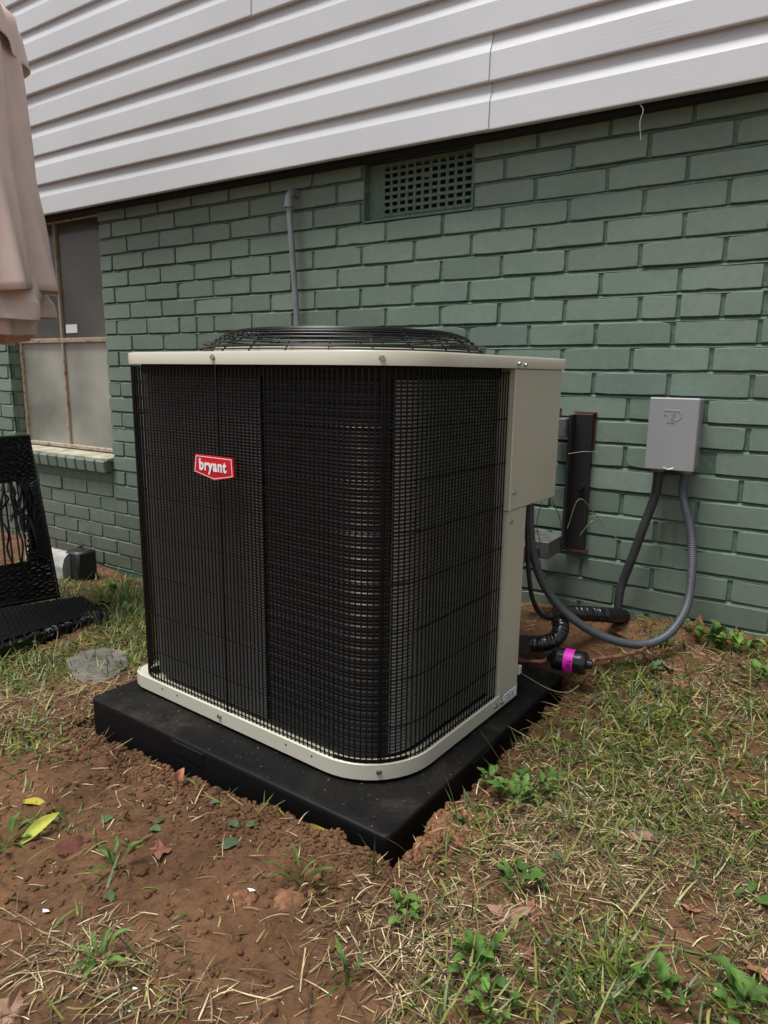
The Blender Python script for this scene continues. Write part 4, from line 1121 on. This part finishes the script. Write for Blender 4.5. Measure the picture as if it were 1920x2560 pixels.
clod(180, 2115, .024, 'dark red soil lump between the yellow leaf and the green tuft', simple('red_soil', (.10, .03, .018), .9, namp=.25, bump=.8, bscale=120), .45, 4)
clod(440, 2425, .035, 'broad smooth soil mound in the left foreground', SOIL, .35, 5)
clod(780, 2232, .008, 'tiny red clay crumb beside the largest lump', seed=6)

# leaves
def leaf_mesh(name, mat, L=.05, Wd=.022, fold=.25, curl=.2, lobes=0, seed=0):
    b = MB(); G = []; n = 10; r = random.Random(seed)
    for i in range(n+1):
        t_ = i/n; w_ = Wd*math.sin(PI*min(1, t_*.97+.03))**.8*(1-.35*t_)
        if lobes: w_ *= .62+.5*abs(math.sin(lobes*PI*t_))+r.uniform(-.06, .06)
        z = curl*L*(t_-t_*t_)*1.6
        G.append([(L*t_, s*w_, z+abs(s)*fold*w_+.0012*math.sin(9*t_+s*3)) for s in (-1, -.5, 0, .5, 1)])
    b.grid(G); return b.mesh(name, mat, True)
def maple_mesh(name, mat, R=.03, seed=0, pts=5):
    r = random.Random(seed); b = MB(); ring = []; mid = []
    n = pts*4
    for i in range(n):
        a = 2*PI*i/n; k = i % 4; rad_ = R*((1.0, .62, .42, .66)[k])*r.uniform(.85, 1.15)
        ring.append((rad_*math.cos(a), rad_*math.sin(a), R*.35*mn.noise(Vector((math.cos(a)*1.5, math.sin(a)*1.5, seed)))+R*.12*(k == 0)))
        mid.append((rad_*.5*math.cos(a), rad_*.5*math.sin(a), R*.06*math.sin(3*a)))
    b.grid([ring, mid], wrap=True); b.add(mid+[(0, 0, 0)], [(i, (i+1) % n, n) for i in range(n)])
    b.tube([(0, 0, 0), (-R*.7, -R*.1, .002), (-R*1.5, -R*.35, .003)], R*.03, 4)
    return b.mesh(name, mat, False)
YEL = mat_leaf('yellow_green_leaf', (.22, .27, .04), (.36, .36, .06)); YEL2 = mat_leaf('yellow_leaf', (.42, .38, .03), (.5, .42, .05))
BRN = mat_leaf('brown_leaf', (.20, .075, .045), (.33, .15, .095), .7); TAN = mat_leaf('tan_leaf', (.24, .15, .10), (.33, .20, .14), .7)
GRN = mat_leaf('green_weed_leaf', (.045, .10, .018), (.085, .165, .03)); DGR = mat_leaf('dull_green_leaf', (.05, .09, .04), (.09, .14, .06))
GRN2 = mat_leaf('bright_weed_leaf', (.07, .145, .025), (.12, .22, .045))
def fallen(u, v, me, rz, sc, label, tilt=(0, 0), up=.004, z=None, group='leaves fallen on the soil'):
    p = ground_pt(u, v) if z is None else at_z(u, v, z)
    o = link('fallen_leaf', me, None, (p[0], p[1], p[2]+up), (tilt[0], tilt[1], rz), (sc, sc, sc)); return tag(o, label, 'leaf', group)
lance = leaf_mesh('lance_leaf', YEL, .075, .013, .5, .25, seed=1); lance2 = leaf_mesh('lance_leaf_yellow', YEL2, .075, .012, .35, .15, seed=2)
mp1 = maple_mesh('lobed_leaf', BRN, .035, 1, 4); mp2 = maple_mesh('lobed_leaf_small', BRN, .022, 4, 5); mp3 = maple_mesh('tan_lobed_leaf', TAN, .03, 9, 5)
fallen(55, 2008, lance2, .35, .85, 'bright yellow narrow leaf at the left edge, the higher of two', (.2, 0))
fallen(52, 2120, lance, 1.5, 1.05, 'pale green curled leaf at the left edge below the yellow one', (.5, -.3), .008)
fallen(398, 2135, mp1, .9, .68, 'brown lobed leaf lying alone on bare soil in front of the pad', (.1, .15), .008)
_p = at_y(742, 2066, -1.158)
tag(link('fallen_leaf', lance2, None, tuple(_p), (1.0, -.12, .12), (1.05, 1.05, 1.05)), 'long yellow leaf leaning on the front side of the black pad', 'leaf', 'leaves fallen on the soil')
fallen(447, 1972, leaf_mesh('curled_leaf', BRN, .03, .010, .9, .8), 1.8, 1.1, 'rust orange curled leaf against the front of the pad', (.3, -.9), .01)
fallen(1318, 2285, mp2, .3, 1.25, 'reddish brown leaf in the grass nearest the middle of the lawn', (.2, .1))
fallen(1305, 2390, mp2, 2.2, 1.15, 'dark red lobed leaf lowest in the green foreground grass', (-.3, .3))
fallen(1852, 2050, mp2, 1.0, 1.1, 'brown leaf on the straw close to the right edge', (.2, .2))
fallen(1722, 2275, mp2, 4.0, .8, 'small rusty leaf on the bare patch at the lower right', (.2, -.2))
fallen(1895, 2440, mp1, 2.6, .8, 'orange brown leaf cut by the right edge of the picture', (.4, .1), .01)
fallen(1745, 1585, mp1, .4, 1.1, 'orange leaf leaning on the weeds below the electrical box', (.8, .2), .02)
fallen(1845, 1602, mp2, 1.4, 1.2, 'red brown leaf against the wall at the right edge', (.9, .1), .02)
fallen(1670, 1665, mp3, 2.4, 1.1, 'dull tan leaf just below the grey conduit loop', (.2, .1))
fallen(1700, 1715, mp2, .2, 1.0, 'flat red leaf in the grass below the tan one', (.1, .1))
fallen(1622, 1760, mp2, 3.2, .7, 'tiny red leaf scrap in the grass right of the filter drier', (.1, .1))
fallen(1560, 2095, leaf_mesh('long_tan_leaf', TAN, .07, .012, .3, .1), .35, 1.1, 'long tan blade-like leaf on the straw', (.1, 0))
fallen(1270, 2295, mp3, .8, 1.2, 'grey olive leaf half hidden in the grass beside a reddish one', (.1, .1))
fallen(1385, 2060, mp3, 4.8, .6, 'small pinkish brown leaf on straw right of the green weeds', (.1, .1))
fallen(30, 2540, mp3, 1.1, 1.3, 'crumpled tan leaf in the bottom left corner', (.2, .4))
gl_ = leaf_mesh('oval_leaf', DGR, .032, .011, .3, .2, seed=5)
for (u, v, rz, sc, lb) in ((252, 2062, 1.4, .85, 'small upright green leaf left of the lobed brown leaf'), (375, 2075, .3, .8, 'green leaf just above the brown lobed leaf'), (388, 2062, 1.3, .6, 'tiny green leaf touching the one above the brown leaf'),
                           (572, 2060, 0, .85, 'pale green oval leaf on bare soil below the middle of the pad'), (615, 2070, .9, .75, 'folded green leaf right of the pale oval one'), (552, 2125, 1.1, 1.15, 'dark green ragged leaf on the bare soil in the centre'),
                           (525, 2012, .8, .6, 'small green leaf close to the front of the pad'), (262, 2240, 0, .8, 'light green leaf scrap below the green tuft'), (1370, 2140, 0, .9, 'white backed leaf on the straw right of the clay heap')):
    fallen(u, v, gl_, rz, sc, lb, (.2, .0), .004, group='small green leaves on the soil')

def weed(u, v, nleaf, L, Wd, mat, label, lobes=0, el=(15, 60), seed=0, spread=.03, stem=False):
    p = ground_pt(u, v); r = random.Random(seed)
    t_ = thing('weed_plant', label, 'weed', tuple(p), r.uniform(0, 6), 'weeds growing in the yard')
    L *= .78; Wd *= .72; nleaf = int(nleaf*1.25)
    ms = [leaf_mesh('leaf', mat, L, Wd, r.uniform(.1, .7), r.uniform(.0, .8), max(lobes, 1)*2 if lobes else 0, seed*5+i) for i in range(3)]
    for i in range(nleaf):
        a = 2*PI*i/nleaf+r.uniform(-.5, .5); e = math.radians(r.uniform(*el)); s = r.uniform(.6, 1.15)
        ox, oy = r.uniform(0, spread)*math.cos(a), r.uniform(0, spread)*math.sin(a); hz = r.uniform(0, spread*.7)
        link('leaf', ms[i % 3], t_, (ox, oy, hz+.003), (r.uniform(-.3, .3), -e, a), (s, s, s))
    b = MB()
    for i in range(4): a = r.uniform(0, 6.28); b.tube([(0, 0, -.005), (.4*spread*math.cos(a), .4*spread*math.sin(a), spread*.5), (.8*spread*math.cos(a), .8*spread*math.sin(a), spread*.8)], .0012, 4)
    b.build('stem', mat, t_)
    return t_
weed(1290, 2010, 16, .042, .013, GRN2, 'bright green leafy weed beside the dug edge right of the pad', 2, (15, 55), 1, .035)
weed(1345, 1990, 12, .036, .011, GRN, 'spreading green weed just right of the bright leafy one', 2, (5, 40), 2, .04)
weed(1225, 1965, 10, .03, .011, GRN, 'small dark weed at the edge of the trench beside the pad', 0, (10, 50), 3, .025)
weed(1780, 1612, 15, .055, .020, GRN, 'broad leaved weed at the wall below the electrical box', 1, (15, 65), 4, .04)
weed(1840, 1630, 10, .05, .018, GRN2, 'broad leaved weed right of the largest one at the wall', 1, (10, 50), 5, .04)
weed(1900, 1700, 10, .045, .017, GRN2, 'pale green weed at the right edge below the wall', 1, (10, 50), 6, .04)
weed(1640, 1625, 8, .04, .014, GRN, 'weed with toothed leaves under the conduit loop', 2, (20, 70), 7, .03)
weed(1625, 1520, 9, .05, .008, GRN2, 'thin upright ragged weed against the bricks between the conduits', 3, (50, 85), 8, .012)
weed(1640, 1680, 6, .03, .014, DGR, 'round leaved weed under the lowest bend of the conduit', 0, (5, 35), 9, .02)
weed(1000, 2270, 4, .034, .014, GRN2, 'single green sprout left of the foreground grass', 1, (10, 50), 10, .01)
weed(1015, 2310, 4, .024, .010, GRN2, 'low pale green weed on soil below the single sprout', 1, (5, 35), 11, .015)
weed(1300, 2215, 9, .04, .016, GRN, 'dark broad leaf weed in the middle of the lawn', 1, (5, 40), 12, .03)
weed(1870, 2245, 3, .05, .016, GRN, 'flat dark green leaf pair near the right edge', 0, (0, 15), 13, .01)
weed(1860, 2530, 10, .046, .018, GRN, 'large leaved weed in the bottom right corner', 1, (10, 45), 14, .03)
weed(1190, 2430, 12, .036, .013, GRN, 'green broad leaved clump in the foreground left of the tall grass', 1, (10, 55), 15, .035)
weed(1220, 2530, 9, .036, .013, GRN2, 'bright weed at the bottom edge in front of the clump', 1, (10, 55), 16, .03)
weed(1650, 2500, 9, .035, .014, GRN, 'green weed right of the tall grass at the bottom', 1, (10, 55), 17, .03)
weed(282, 1480, 9, .05, .022, GRN2, 'light green round leaved weed at the wall left of the unit', 0, (25, 75), 18, .025)
weed(250, 1530, 11, .06, .018, GRN, 'big leaved weed beside the torn end of the wicker chair', 0, (15, 60), 19, .035)
weed(320, 1540, 8, .04, .014, GRN, 'weed close to the left corner of the unit', 0, (15, 60), 20, .03)
weed(75, 1625, 8, .035, .014, GRN2, 'clover-like weed in front of the wicker chair', 0, (20, 60), 21, .025)
weed(290, 2170, 6, .055, .008, GRN, 'lone green grass tuft on the bare soil at the left', 0, (5, 45), 22, .02)
weed(250, 2410, 6, .06, .008, GRN2, 'green blades growing from the straw pile at the lower left', 0, (5, 40), 23, .02)
weed(10, 2120, 5, .05, .012, GRN, 'green weed cut by the left edge of the picture', 0, (20, 70), 24, .02)
weed(1150, 2065, 3, .022, .010, GRN2, 'sprout with one upright oval leaf on the clay heap', 0, (60, 85), 25, .005)
weed(750, 2210, 5, .07, .005, GRN, 'long arching grass blades over the orange clay lumps', 0, (10, 50), 26, .03)
weed(870, 2460, 6, .06, .005, GRN, 'narrow green tuft near the bottom centre', 0, (25, 70), 27, .02)

# dead twigs and stems
TWIG = simple('pale_twig', (.26, .22, .15), .8, namp=.2); TWIG2 = simple('green_stalk', (.17, .19, .09), .7)
def twig(pts, r, label, mat=TWIG): return tag(MB().tube(smooth_path(pts, 5), r, 5).build('dry_stem', mat, None, world=True), label, 'stem', 'dry stems beside the unit')
twig([W(470, 880, -.10), W(540, 705, -.10), W(640, 800, -.05), W(770, 950, -.03)], .0013, 'pale bent stem crossing the black wall bracket', TWIG2)
twig([W(475, 438, -.09), W(560, 425, -.08), W(650, 427, -.04)], .0011, 'short pale straw lying across the upper part of the bracket')
twig([W(383, 715, -.3), W(420, 800, -.25), W(440, 890, -.2)], .0014, 'green stalk rising from the lower bracket arm', TWIG2)
twig([W(320, 725, -.35), W(290, 850, -.35), W(315, 1000, -.34), W(318, 1130, -.33), W(420, 1232, -.25)], .0013, 'long thin stalk hanging behind the corner post', TWIG2)
twig([W(200, 1375, -.45), W(232, 1458, -.45)], .0014, 'short white straw standing beside the black insulated pipe', TWIG)
twig([W(200, 1740, -.48), W(360, 1830, -.5), W(470, 1850, -.5), W(540, 1810, -.48)], .0012, 'arched dry stem over the back corner of the pad', TWIG2)
twig([W(545, 920, -.04), W(600, 850, -.04), W(625, 830, -.03)], .0012, 'short stem leaning on the bricks right of the bracket', TWIG)

# small white scraps
for u, v, s, lb in ((628, 2231, .008, 'white paper flake beside an orange clod'), (115, 2283, .008, 'white flake on soil at the left'), (338, 2478, .005, 'tiny white speck near the straw pile'), (1870, 2450, .006, 'blue white scrap near the right edge')):
    p = ground_pt(u, v); tag(MB().add([(p[0]-s, p[1], p[2]+.004), (p[0], p[1]-s*.6, p[2]+.005), (p[0]+s, p[1]+s*.2, p[2]+.006), (p[0], p[1]+s*.5, p[2]+.004), (p[0], p[1], p[2]+.001)], [(0, 1, 2, 3), (0, 1, 4), (1, 2, 4), (2, 3, 4), (3, 0, 4)]).build('paper_scrap', WHITE, None, world=True), lb, 'scrap', 'white scraps on the ground')
